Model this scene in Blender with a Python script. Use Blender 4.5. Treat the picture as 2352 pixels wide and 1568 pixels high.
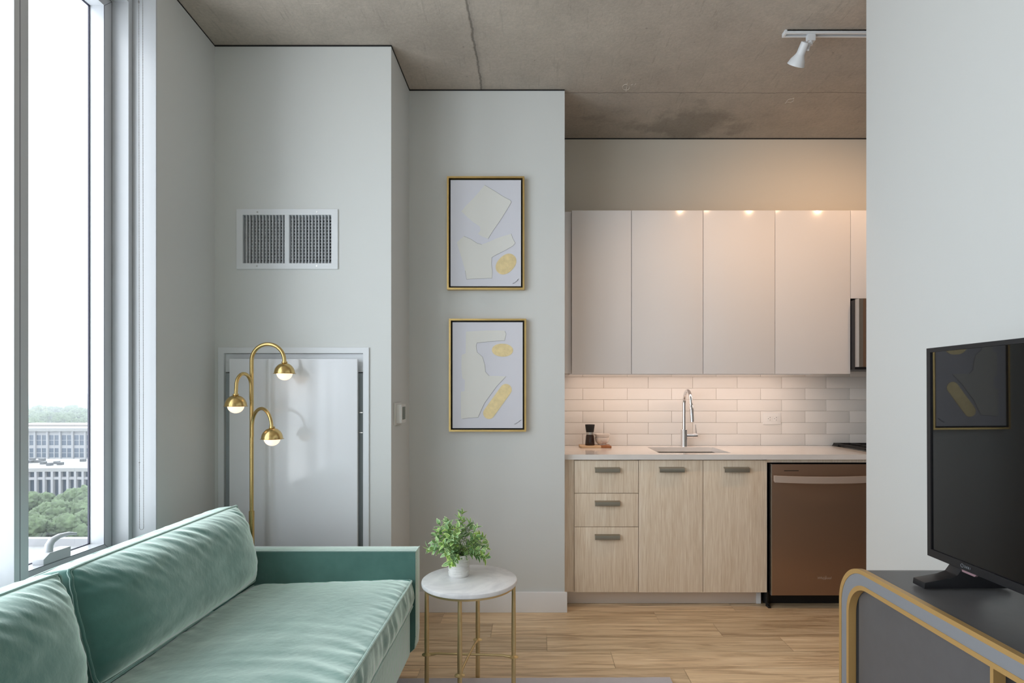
import bpy, bmesh, math, random
from mathutils import Vector, Matrix, noise
random.seed(7)
for o in list(bpy.data.objects): bpy.data.objects.remove(o, do_unlink=True)
S = bpy.context.scene
COL = S.collection
PI = math.pi
EYE = 1.283; F = 1345.0
def PX(x, d): return (x - 1225.0) / F * d
def PZ(y, d): return EYE + (900.0 - y) / F * d

# ------------------------------------------------------------------ camera
cam_d = bpy.data.cameras.new('camera'); cam = bpy.data.objects.new('camera', cam_d); COL.objects.link(cam)
cam_d.sensor_width = 36.0; cam_d.lens = F / 2352 * 36.0
cam_d.shift_x = -49 / 2352; cam_d.shift_y = 116 / 2352
cam_d.clip_start = 0.02; cam_d.clip_end = 6000
cam.location = (0, 0, EYE); cam.rotation_euler = (PI / 2, 0, 0)
S.camera = cam
# ------------------------------------------------------------------ world, exposure
SKY_STRENGTH = 3.6
S.view_settings.view_transform = 'Standard'; S.view_settings.look = 'None'
S.view_settings.gamma = 1.0; S.view_settings.use_curve_mapping = False
S.view_settings.exposure = 0.54
w = bpy.data.worlds.new('overcast_sky'); S.world = w; w.use_nodes = True
nt = w.node_tree; nt.nodes.clear()
wo = nt.nodes.new('ShaderNodeOutputWorld'); bg = nt.nodes.new('ShaderNodeBackground')
tc = nt.nodes.new('ShaderNodeTexCoord'); nz = nt.nodes.new('ShaderNodeTexNoise'); nz.inputs['Scale'].default_value = 3.0
nz.inputs['Detail'].default_value = 5
cr = nt.nodes.new('ShaderNodeValToRGB')
cr.color_ramp.elements[0].position = 0.35; cr.color_ramp.elements[0].color = (0.78, 0.87, 0.98, 1)
cr.color_ramp.elements[1].position = 0.65; cr.color_ramp.elements[1].color = (0.93, 0.97, 1.0, 1)
nt.links.new(tc.outputs['Generated'], nz.inputs['Vector']); nt.links.new(nz.outputs['Fac'], cr.inputs['Fac'])
nt.links.new(cr.outputs['Color'], bg.inputs['Color']); nt.links.new(bg.outputs['Background'], wo.inputs['Surface'])
bg.inputs['Strength'].default_value = SKY_STRENGTH
# window portals: guide daylight sampling only, they emit nothing
def portal(y0, y1, z0, z1):
    l = bpy.data.lights.new('window_portal', 'AREA'); l.shape = 'RECTANGLE'
    l.size = y1 - y0; l.size_y = z1 - z0
    l.cycles.is_portal = True
    o = bpy.data.objects.new('window_portal', l); COL.objects.link(o)
    o.location = (-1.88, (y0 + y1) / 2, (z0 + z1) / 2)
    o.rotation_euler = (PI / 2, 0, -PI / 2)
portal(1.965, 2.44, 0.62, 2.91); portal(-2.2, 1.90, 0.62, 2.91)
# warm kitchen light
def area(loc, rot, sx, sy, energy, col):
    l = bpy.data.lights.new('warm_strip_light', 'AREA'); l.shape = 'RECTANGLE'; l.size = sx; l.size_y = sy
    l.energy = energy; l.color = col
    o = bpy.data.objects.new('warm_strip_light', l); COL.objects.link(o); o.location = loc; o.rotation_euler = rot
WARM = (1.0, 0.62, 0.36)
area((1.02, 3.80, 1.392), (math.radians(14), 0, 0), 1.55, 0.03, 2.0, (1.0, 0.75, 0.62))
def spot(loc, target, energy, size, blend=0.6, col=WARM, r=0.03):
    l = bpy.data.lights.new('track_spot_light', 'SPOT'); l.energy = energy; l.spot_size = math.radians(size)
    l.spot_blend = blend; l.color = col; l.shadow_soft_size = r; l.specular_factor = 0.25
    o = bpy.data.objects.new('track_spot_light', l); COL.objects.link(o); o.location = loc
    o.rotation_euler = (Vector(target) - Vector(loc)).to_track_quat('-Z', 'Y').to_euler()
spot((1.225, 2.915, 2.90), (0.98, 3.65, 1.0), 15, 110, 0.95)
spot((1.76, 2.925, 2.895), (1.75, 3.9, 2.2), 9, 120, 0.9)
spot((2.28, 2.925, 2.895), (2.2, 3.8, 2.0), 14, 120, 0.9)

# ------------------------------------------------------------------ mesh helper
class B:
    def __init__(s): s.bm = bmesh.new(); s.mi = 0; s.uv = None
    def quad(s, *pts):
        f = s.bm.faces.new([s.bm.verts.new(p) for p in pts]); f.material_index = s.mi; return f
    def box(s, x0, x1, y0, y1, z0, z1, bev=0.0, seg=2):
        if x0 > x1: x0, x1 = x1, x0
        if y0 > y1: y0, y1 = y1, y0
        if z0 > z1: z0, z1 = z1, z0
        t = bmesh.new()
        bmesh.ops.create_cube(t, size=1.0)
        for v in t.verts:
            v.co = Vector(((x0 + x1) / 2 + v.co.x * (x1 - x0), (y0 + y1) / 2 + v.co.y * (y1 - y0), (z0 + z1) / 2 + v.co.z * (z1 - z0)))
        if bev > 0: bmesh.ops.bevel(t, geom=list(t.edges), offset=bev, segments=seg, profile=0.7, affect='EDGES')
        s.merge(t); return s
    def merge(s, t, mat=None):
        m = {}
        for v in t.verts: m[v] = s.bm.verts.new(mat @ v.co if mat else v.co)
        for f in t.faces:
            try:
                g = s.bm.faces.new([m[v] for v in f.verts]); g.material_index = s.mi
            except ValueError: pass
        t.free()
    def prism(s, poly, axis, a, b, bev=0.0):
        """poly in the two other axes (in x,y,z order), extruded along axis from a to b"""
        def P(p, c):
            return {'x': (c, p[0], p[1]), 'y': (p[0], c, p[1]), 'z': (p[0], p[1], c)}[axis]
        t = bmesh.new()
        va = [t.verts.new(P(p, a)) for p in poly]; vb = [t.verts.new(P(p, b)) for p in poly]
        n = len(poly)
        fa = t.faces.new(va); fb = t.faces.new(vb[::-1])
        for i in range(n): t.faces.new((va[i], vb[i], vb[(i + 1) % n], va[(i + 1) % n]))
        bmesh.ops.recalc_face_normals(t, faces=list(t.faces))
        if bev > 0: bmesh.ops.bevel(t, geom=list(t.edges), offset=bev, segments=2, profile=0.7, affect='EDGES')
        s.merge(t); return s
    def ring(s, outer, inner, axis, a, b):
        """frame between two closed loops of equal count, extruded"""
        def P(p, c):
            return {'x': (c, p[0], p[1]), 'y': (p[0], c, p[1]), 'z': (p[0], p[1], c)}[axis]
        n = len(outer); V = []
        for c in (a, b):
            V.append(([s.bm.verts.new(P(p, c)) for p in outer], [s.bm.verts.new(P(p, c)) for p in inner]))
        fs = []
        for i in range(n):
            j = (i + 1) % n
            fs.append((V[0][0][i], V[0][0][j], V[0][1][j], V[0][1][i]))
            fs.append((V[1][0][j], V[1][0][i], V[1][1][i], V[1][1][j]))
            fs.append((V[0][0][j], V[0][0][i], V[1][0][i], V[1][0][j]))
            fs.append((V[0][1][i], V[0][1][j], V[1][1][j], V[1][1][i]))
        for f in fs:
            g = s.bm.faces.new(f); g.material_index = s.mi
        return s
    def tube(s, pts, r, seg=12, closed=False, cap=True):
        pts = [Vector(p) for p in pts]; n = len(pts)
        rr = r if isinstance(r, (list, tuple)) else [r] * n
        tan = []
        for i in range(n):
            a = pts[(i - 1) % n] if (closed or i > 0) else pts[0]
            b = pts[(i + 1) % n] if (closed or i < n - 1) else pts[-1]
            tan.append((b - a).normalized())
        ref = Vector((0, 0, 1)) if abs(tan[0].z) < 0.9 else Vector((1, 0, 0))
        u = (ref - tan[0] * ref.dot(tan[0])).normalized()
        rings = []
        for i in range(n):
            u = (u - tan[i] * u.dot(tan[i])).normalized(); v = tan[i].cross(u)
            rings.append([s.bm.verts.new(pts[i] + (u * math.cos(k * 2 * PI / seg) + v * math.sin(k * 2 * PI / seg)) * rr[i]) for k in range(seg)])
        for i in range(n if closed else n - 1):
            A = rings[i]; C_ = rings[(i + 1) % n]
            for k in range(seg):
                f = s.bm.faces.new((A[k], A[(k + 1) % seg], C_[(k + 1) % seg], C_[k])); f.material_index = s.mi
        if cap and not closed:
            s.bm.faces.new(rings[0][::-1]).material_index = s.mi; s.bm.faces.new(rings[-1]).material_index = s.mi
        return s
    def lathe(s, prof, loc=(0, 0, 0), seg=32, mat=None):
        M = Matrix.Translation(loc) @ (mat if mat else Matrix.Identity(4))
        rings = []
        for (r, z) in prof:
            if r < 1e-6: rings.append([s.bm.verts.new(M @ Vector((0, 0, z)))])
            else: rings.append([s.bm.verts.new(M @ Vector((r * math.cos(k * 2 * PI / seg), r * math.sin(k * 2 * PI / seg), z))) for k in range(seg)])
        for i in range(len(rings) - 1):
            A, C_ = rings[i], rings[i + 1]
            for k in range(seg):
                k2 = (k + 1) % seg
                if len(A) == 1 and len(C_) == 1: continue
                if len(A) == 1: f = s.bm.faces.new((A[0], C_[k2], C_[k]))
                elif len(C_) == 1: f = s.bm.faces.new((A[k], A[k2], C_[0]))
                else: f = s.bm.faces.new((A[k], A[k2], C_[k2], C_[k]))
                f.material_index = s.mi
        return s
    def ico(s, c, r, sub=1):
        t = bmesh.new(); bmesh.ops.create_icosphere(t, subdivisions=sub, radius=r)
        s.merge(t, Matrix.Translation(c)); return s
    def wallgrid(s, axis, a, b, u0, u1, v0, v1, holes):
        """slab with rectangular holes: solid cells; axis 'y': u=x v=z ; axis 'x': u=y v=z"""
        us = sorted(set([u0, u1] + [h[0] for h in holes] + [h[1] for h in holes]))
        vs = sorted(set([v0, v1] + [h[2] for h in holes] + [h[3] for h in holes]))
        for i in range(len(us) - 1):
            for j in range(len(vs) - 1):
                cu, cv = (us[i] + us[i + 1]) / 2, (vs[j] + vs[j + 1]) / 2
                if any(h[0] < cu < h[1] and h[2] < cv < h[3] for h in holes): continue
                if axis == 'y': s.box(us[i], us[i + 1], a, b, vs[j], vs[j + 1])
                else: s.box(a, b, us[i], us[i + 1], vs[j], vs[j + 1])
        return s

def link(o, parent=None):
    COL.objects.link(o)
    if parent: o.parent = parent
    return o
def wloc(o):
    v = Vector((0, 0, 0))
    while o: v += o.location; o = o.parent
    return v
def obj(name, b, mats, parent=None, smooth=35, base=True):
    bm = b.bm
    bmesh.ops.recalc_face_normals(bm, faces=list(bm.faces))
    if smooth:
        for f in bm.faces: f.smooth = True
        th = math.radians(smooth)
        for e in bm.edges:
            if len(e.link_faces) == 2: e.smooth = e.calc_face_angle(0) < th
            else: e.smooth = False
    if parent: off = wloc(parent)
    elif base:
        xs = [v.co.x for v in bm.verts]; ys = [v.co.y for v in bm.verts]; zs = [v.co.z for v in bm.verts]
        off = Vector(((min(xs) + max(xs)) / 2, (min(ys) + max(ys)) / 2, min(zs)))
    else: off = Vector((0, 0, 0))
    for v in bm.verts: v.co -= off
    me = bpy.data.meshes.new(name); bm.to_mesh(me); bm.free()
    for m in (mats if isinstance(mats, (list, tuple)) else [mats]): me.materials.append(m)
    o = bpy.data.objects.new(name, me); link(o, parent)
    if not parent: o.location = off
    return o
def thing(name, label, cat, loc, group=None):
    o = bpy.data.objects.new(name, None); COL.objects.link(o); o.location = loc
    o.empty_display_size = 0.05
    o['label'] = label; o['category'] = cat
    if group: o['group'] = group
    return o
def tag(o, label, cat, group=None, kind=None):
    o['label'] = label; o['category'] = cat
    if group: o['group'] = group
    if kind: o['kind'] = kind
    return o
def struct(name, b, m, smooth=35):
    o = obj(name, b, m, None, smooth, base=False); o['kind'] = 'structure'; return o
def copy_tree(o, parent=None):
    c = o.copy(); COL.objects.link(c); c.parent = parent
    for ch in list(o.children): copy_tree(ch, c)
    return c
def arc(c, r, a0, a1, n, plane):
    """points on an arc; plane = (u, v) vectors"""
    u, v = Vector(plane[0]), Vector(plane[1]); c = Vector(c)
    return [c + u * (r * math.cos(a0 + (a1 - a0) * i / n)) + v * (r * math.sin(a0 + (a1 - a0) * i / n)) for i in range(n + 1)]

# ------------------------------------------------------------------ materials
def srgb(r, g, b):
    f = lambda c: (c / 255 / 12.92) if c / 255 <= 0.04045 else ((c / 255 + 0.055) / 1.055) ** 2.4
    return (f(r), f(g), f(b), 1)
def new_mat(name):
    m = bpy.data.materials.new(name); m.use_nodes = True
    nt = m.node_tree; p = nt.nodes['Principled BSDF']; return m, nt, p
def N(nt, t, **kw):
    n = nt.nodes.new(t)
    for k, v in kw.items():
        if k in n.inputs: n.inputs[k].default_value = v
        else: setattr(n, k, v)
    return n
def mat(name, col, rough=0.5, metal=0.0, bump=0.0, bscale=200, var=0.0, vscale=3.0, **kw):
    m, nt, p = new_mat(name)
    p.inputs['Base Color'].default_value = col; p.inputs['Roughness'].default_value = rough; p.inputs['Metallic'].default_value = metal
    for k, v in kw.items(): p.inputs[k].default_value = v
    tc = N(nt, 'ShaderNodeTexCoord')
    if var > 0:
        n = N(nt, 'ShaderNodeTexNoise'); n.inputs['Scale'].default_value = vscale; n.inputs['Detail'].default_value = 4
        nt.links.new(tc.outputs['Object'], n.inputs['Vector'])
        r = N(nt, 'ShaderNodeMapRange'); r.inputs['From Min'].default_value = 0.3; r.inputs['From Max'].default_value = 0.7
        r.inputs['To Min'].default_value = 1 - var; r.inputs['To Max'].default_value = 1 + var
        mx = N(nt, 'ShaderNodeMixRGB', blend_type='MULTIPLY'); mx.inputs['Fac'].default_value = 1
        mx.inputs['Color1'].default_value = col
        nt.links.new(n.outputs['Fac'], r.inputs['Value']); nt.links.new(r.outputs['Result'], mx.inputs['Color2'])
        nt.links.new(mx.outputs['Color'], p.inputs['Base Color'])
    if bump > 0:
        n = N(nt, 'ShaderNodeTexNoise'); n.inputs['Scale'].default_value = bscale; n.inputs['Detail'].default_value = 3
        nt.links.new(tc.outputs['Object'], n.inputs['Vector'])
        b = N(nt, 'ShaderNodeBump'); b.inputs['Strength'].default_value = bump; b.inputs['Distance'].default_value = 0.002
        nt.links.new(n.outputs['Fac'], b.inputs['Height']); nt.links.new(b.outputs['Normal'], p.inputs['Normal'])
    return m
M = {}
M['wall'] = mat('wall_paint', srgb(216, 218, 216), 0.55, bump=0.12, bscale=350)
M['kwall'] = mat('warm_lit_wall_paint', srgb(214, 208, 196), 0.55, bump=0.12, bscale=350)  # grey wall paint with the spots' warm light tinted into its colour
M['trimw'] = mat('white_trim_paint', srgb(243, 243, 245), 0.35)
M['pvc'] = mat('white_window_frame', srgb(196, 198, 201), 0.28)
M['gasket'] = mat('black_rubber_gasket', srgb(40, 40, 60), 0.5)
M['gloss_white'] = mat('glossy_white_laminate', srgb(228, 225, 224), 0.12, **{'Specular IOR Level': 0.3})
M['panel'] = mat('glossy_access_panel', srgb(236, 238, 242), 0.10)
M['quartz'] = mat('white_quartz', srgb(232, 228, 224), 0.12, var=0.02, vscale=8)
M['tile'] = mat('glazed_white_tile', srgb(232, 228, 222), 0.30)
M['grout'] = mat('pale_grout', srgb(222, 214, 204), 0.85)
M['brass'] = mat('brushed_brass', srgb(212, 184, 124), 0.26, 1.0, var=0.05, vscale=15)
M['satinbrass'] = mat('satin_brass', srgb(216, 192, 142), 0.4, 0.85, var=0.06, vscale=25, bump=0.05, bscale=120)
M['gold'] = mat('gold_frame_leaf', srgb(214, 184, 122), 0.34, 1.0, var=0.08, vscale=12)
M['goldtrim'] = mat('gold_trim', srgb(204, 166, 106), 0.38, 0.45)
M['chrome'] = mat('polished_chrome', srgb(225, 225, 228), 0.06, 1.0)
M['steel'] = mat('brushed_steel', srgb(190, 188, 184), 0.3, 1.0)
M['nickel'] = mat('brushed_nickel_pull', srgb(158, 152, 140), 0.34, 1.0)
M['bronze'] = mat('bronze_steel', srgb(160, 134, 116), 0.34, 0.8)
M['bronzeh'] = mat('pale_bronze_handle', srgb(214, 198, 186), 0.3, 0.55)
M['alu'] = mat('satin_aluminium_toe', srgb(214, 208, 204), 0.4, 0.5)
M['black'] = mat('black_plastic', srgb(28, 28, 31), 0.38)
M['black2'] = mat('matt_black', srgb(16, 16, 17), 0.6)
M['screen'] = mat('black_glass_screen', srgb(10, 10, 12), 0.02, **{'Specular IOR Level': 0.75})
M['white_plastic'] = mat('white_plastic', srgb(232, 230, 226), 0.35)
M['lcd'] = mat('grey_display', srgb(98, 104, 92), 0.2)
M['ceramic'] = mat('white_ceramic', srgb(226, 218, 210), 0.25)
M['console'] = mat('charcoal_lacquer', srgb(92, 91, 92), 0.38, var=0.04, vscale=30)
M['consoleband'] = mat('grey_lacquer_band', srgb(132, 134, 138), 0.4)
M['metal_white'] = mat('white_enamel_metal', srgb(226, 229, 232), 0.4)
M['duct'] = mat('galvanised_duct', srgb(172, 180, 184), 0.6, 0.1)
M['rug'] = mat('pale_rug_pile', srgb(206, 200, 204), 0.95, bump=0.8, bscale=500, var=0.06, vscale=8)
M['canvas'] = mat('lilac_white_canvas', srgb(226, 227, 236), 0.8, bump=0.15, bscale=700)
M['cream'] = mat('cream_paint_relief', srgb(232, 232, 228), 0.6, bump=0.15, bscale=300)
M['goldpaint'] = mat('gold_leaf_paint', srgb(236, 216, 166), 0.45, 0.45, var=0.08, vscale=40, bump=0.3, bscale=160)
M['ink'] = mat('pencil_line', srgb(120, 118, 116), 0.8)
M['darkink'] = mat('dark_ink', srgb(60, 58, 58), 0.8)
M['potc'] = mat('white_ribbed_pot', srgb(232, 230, 228), 0.6, var=0.05, vscale=30)
M['soil'] = mat('dark_soil', srgb(50, 40, 30), 0.95)
M['cork'] = mat('pale_board_wood', srgb(214, 184, 148), 0.5, var=0.06, vscale=20)
M['acacia'] = mat('acacia_wood', srgb(150, 92, 48), 0.45, var=0.2, vscale=40)
M['pepper'] = mat('peppercorn_glass', srgb(44, 26, 16), 0.08)
M['maple_dark'] = mat('dark_leg_wood', srgb(60, 42, 30), 0.4)
M['logo'] = mat('silver_logo', srgb(205, 195, 185), 0.3, 0.6)
M['tvlogo'] = mat('grey_logo', srgb(120, 124, 128), 0.4)

def glass_mat():
    m, nt, p = new_mat('window_glass'); nt.nodes.remove(p)
    out = nt.nodes['Material Output']
    tr = N(nt, 'ShaderNodeBsdfTransparent'); tr.inputs['Color'].default_value = (0.97, 0.975, 0.975, 1)
    gl = N(nt, 'ShaderNodeBsdfGlossy'); gl.inputs['Roughness'].default_value = 0.0
    fr = N(nt, 'ShaderNodeFresnel'); fr.inputs['IOR'].default_value = 1.45
    mx = N(nt, 'ShaderNodeMixShader')
    ge = N(nt, 'ShaderNodeNewGeometry'); iv = N(nt, 'ShaderNodeMath', operation='SUBTRACT'); iv.inputs[0].default_value = 1.0
    nt.links.new(ge.outputs['Backfacing'], iv.inputs[1]); ml = N(nt, 'ShaderNodeMath', operation='MULTIPLY')
    nt.links.new(fr.outputs['Fac'], ml.inputs[0]); nt.links.new(iv.outputs[0], ml.inputs[1])
    nt.links.new(ml.outputs[0], mx.inputs['Fac']); nt.links.new(tr.outputs[0], mx.inputs[1]); nt.links.new(gl.outputs[0], mx.inputs[2])
    nt.links.new(mx.outputs[0], out.inputs['Surface']); return m
M['glass'] = glass_mat()
def emis(name, col, st):
    m, nt, p = new_mat(name); p.inputs['Base Color'].default_value = col
    p.inputs['Emission Color'].default_value = col; p.inputs['Emission Strength'].default_value = st; return m
M['bulb'] = emis('warm_opal_bulb', (1.0, 0.76, 0.56, 1), 0.80)
M['spotlens'] = emis('track_bulb', (1.0, 0.75, 0.5, 1), 4)
M['redled'] = mat('translucent_sensor_lens', srgb(150, 120, 126), 0.2)

def velvet():
    m, nt, p = new_mat('green_velvet')
    tc = N(nt, 'ShaderNodeTexCoord')
    n = N(nt, 'ShaderNodeTexNoise'); n.inputs['Scale'].default_value = 5; n.inputs['Detail'].default_value = 5; n.inputs['Roughness'].default_value = 0.6
    nt.links.new(tc.outputs['Object'], n.inputs['Vector'])
    r = N(nt, 'ShaderNodeValToRGB'); e = r.color_ramp.elements
    e[0].position = 0.3; e[0].color = (0.036, 0.132, 0.114, 1); e[1].position = 0.72; e[1].color = (0.074, 0.200, 0.172, 1)
    nt.links.new(n.outputs['Fac'], r.inputs['Fac']); nt.links.new(r.outputs['Color'], p.inputs['Base Color'])
    p.inputs['Roughness'].default_value = 0.75; p.inputs['Specular IOR Level'].default_value = 0.15
    p.inputs['Sheen Weight'].default_value = 1.0; p.inputs['Sheen Roughness'].default_value = 0.5
    p.inputs['Sheen Tint'].default_value = (0.82, 1.0, 0.90, 1)
    n2 = N(nt, 'ShaderNodeTexNoise'); n2.inputs['Scale'].default_value = 900
    n3 = N(nt, 'ShaderNodeTexNoise'); n3.inputs['Scale'].default_value = 38; n3.inputs['Detail'].default_value = 3
    nt.links.new(tc.outputs['Object'], n2.inputs['Vector']); nt.links.new(tc.outputs['Object'], n3.inputs['Vector'])
    b = N(nt, 'ShaderNodeBump'); b.inputs['Strength'].default_value = 0.35; b.inputs['Distance'].default_value = 0.001
    b2 = N(nt, 'ShaderNodeBump'); b2.inputs['Strength'].default_value = 0.25; b2.inputs['Distance'].default_value = 0.006
    nt.links.new(n2.outputs['Fac'], b.inputs['Height']); nt.links.new(n3.outputs['Fac'], b2.inputs['Height'])
    nt.links.new(b2.outputs['Normal'], b.inputs['Normal']); nt.links.new(b.outputs['Normal'], p.inputs['Normal'])
    # a second layer of pile sheen over the dyed ground
    sh = N(nt, 'ShaderNodeBsdfSheen'); sh.inputs['Color'].default_value = (0.93, 1.0, 0.95, 1); sh.inputs['Roughness'].default_value = 0.54
    ads = N(nt, 'ShaderNodeAddShader'); nt.links.new(p.outputs[0], ads.inputs[0]); nt.links.new(sh.outputs[0], ads.inputs[1])
    nt.links.new(b.outputs['Normal'], sh.inputs['Normal'])
    nt.links.new(ads.outputs[0], nt.nodes['Material Output'].inputs['Surface'])
    return m
M['velvet'] = velvet()

def oak():
    m, nt, p = new_mat('oak_laminate_vertical_grain')
    tc = N(nt, 'ShaderNodeTexCoord'); mp = N(nt, 'ShaderNodeMapping'); mp.inputs['Scale'].default_value = (1, 1, 0.035)
    nt.links.new(tc.outputs['Object'], mp.inputs['Vector'])
    oi = N(nt, 'ShaderNodeObjectInfo'); ad = N(nt, 'ShaderNodeVectorMath', operation='ADD')
    sc = N(nt, 'ShaderNodeVectorMath', operation='SCALE'); sc.inputs['Scale'].default_value = 7
    nt.links.new(oi.outputs['Random'], sc.inputs[0]); nt.links.new(mp.outputs[0], ad.inputs[0]); nt.links.new(sc.outputs[0], ad.inputs[1])
    n = N(nt, 'ShaderNodeTexNoise'); n.inputs['Scale'].default_value = 210; n.inputs['Detail'].default_value = 4; n.inputs['Distortion'].default_value = 0.6
    nt.links.new(ad.outputs[0], n.inputs['Vector'])
    n2 = N(nt, 'ShaderNodeTexNoise'); n2.inputs['Scale'].default_value = 22; n2.inputs['Detail'].default_value = 3; n2.inputs['Distortion'].default_value = 1.0
    nt.links.new(ad.outputs[0], n2.inputs['Vector'])
    mm = N(nt, 'ShaderNodeMath', operation='MULTIPLY_ADD'); mm.inputs[1].default_value = 0.7; nt.links.new(n.outputs['Fac'], mm.inputs[0])
    m3 = N(nt, 'ShaderNodeMath', operation='MULTIPLY'); m3.inputs[1].default_value = 0.3; nt.links.new(n2.outputs['Fac'], m3.inputs[0]); nt.links.new(m3.outputs[0], mm.inputs[2])
    r = N(nt, 'ShaderNodeValToRGB'); e = r.color_ramp.elements
    e[0].position = 0.36; e[0].color = srgb(220, 199, 173); e[1].position = 0.62; e[1].color = srgb(243, 228, 207)
    nt.links.new(mm.outputs[0], r.inputs['Fac']); nt.links.new(r.outputs['Color'], p.inputs['Base Color'])
    p.inputs['Roughness'].default_value = 0.5
    b = N(nt, 'ShaderNodeBump'); b.inputs['Strength'].default_value = 0.1; b.inputs['Distance'].default_value = 0.001
    nt.links.new(mm.outputs[0], b.inputs['Height']); nt.links.new(b.outputs['Normal'], p.inputs['Normal'])
    return m
M['oak'] = oak()

def floor_mat():
    m, nt, p = new_mat('oak_floor_planks')
    at = N(nt, 'ShaderNodeAttribute', attribute_name='plank'); geo = N(nt, 'ShaderNodeNewGeometry')
    sc = N(nt, 'ShaderNodeVectorMath', operation='SCALE'); sc.inputs['Scale'].default_value = 9.0
    nt.links.new(at.outputs['Color'], sc.inputs[0])
    ad = N(nt, 'ShaderNodeVectorMath', operation='ADD'); nt.links.new(geo.outputs['Position'], ad.inputs[0]); nt.links.new(sc.outputs[0], ad.inputs[1])
    mp = N(nt, 'ShaderNodeMapping'); mp.inputs['Scale'].default_value = (0.075, 1, 1); nt.links.new(ad.outputs[0], mp.inputs['Vector'])
    n = N(nt, 'ShaderNodeTexNoise'); n.inputs['Scale'].default_value = 34; n.inputs['Detail'].default_value = 9; n.inputs['Roughness'].default_value = 0.60; n.inputs['Distortion'].default_value = 0.9
    nt.links.new(mp.outputs[0], n.inputs['Vector'])
    r = N(nt, 'ShaderNodeValToRGB'); e = r.color_ramp.elements
    e[0].position = 0.28; e[0].color = srgb(168, 138, 106); e[1].position = 0.74; e[1].color = srgb(244, 220, 186)
    x = e.new(0.5); x.color = srgb(218, 190, 152)
    nt.links.new(n.outputs['Fac'], r.inputs['Fac'])
    sep = N(nt, 'ShaderNodeSeparateColor'); nt.links.new(at.outputs['Color'], sep.inputs[0])
    mr = N(nt, 'ShaderNodeMapRange'); mr.inputs['To Min'].default_value = 0.72; mr.inputs['To Max'].default_value = 1.25
    nt.links.new(sep.outputs[0], mr.inputs['Value'])
    mx = N(nt, 'ShaderNodeMixRGB', blend_type='MULTIPLY'); mx.inputs['Fac'].default_value = 1
    nt.links.new(r.outputs['Color'], mx.inputs['Color1']); nt.links.new(mr.outputs['Result'], mx.inputs['Color2'])
    # knots
    v = N(nt, 'ShaderNodeTexVoronoi'); v.inputs['Scale'].default_value = 2.2
    mp2 = N(nt, 'ShaderNodeMapping'); mp2.inputs['Scale'].default_value = (0.5, 1.6, 1); nt.links.new(ad.outputs[0], mp2.inputs['Vector']); nt.links.new(mp2.outputs[0], v.inputs['Vector'])
    kr = N(nt, 'ShaderNodeMapRange'); kr.inputs['From Min'].default_value = 0.02; kr.inputs['From Max'].default_value = 0.12; kr.inputs['To Min'].default_value = 0.5; kr.inputs['To Max'].default_value = 1.0
    nt.links.new(v.outputs['Distance'], kr.inputs['Value'])
    mx2 = N(nt, 'ShaderNodeMixRGB', blend_type='MULTIPLY'); mx2.inputs['Fac'].default_value = 1
    nt.links.new(mx.outputs['Color'], mx2.inputs['Color1']); nt.links.new(kr.outputs['Result'], mx2.inputs['Color2'])
    nt.links.new(mx2.outputs['Color'], p.inputs['Base Color'])
    p.inputs['Roughness'].default_value = 0.42
    b = N(nt, 'ShaderNodeBump'); b.inputs['Strength'].default_value = 0.12; b.inputs['Distance'].default_value = 0.002
    nt.links.new(n.outputs['Fac'], b.inputs['Height']); nt.links.new(b.outputs['Normal'], p.inputs['Normal'])
    return m
M['floor'] = floor_mat()

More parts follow.
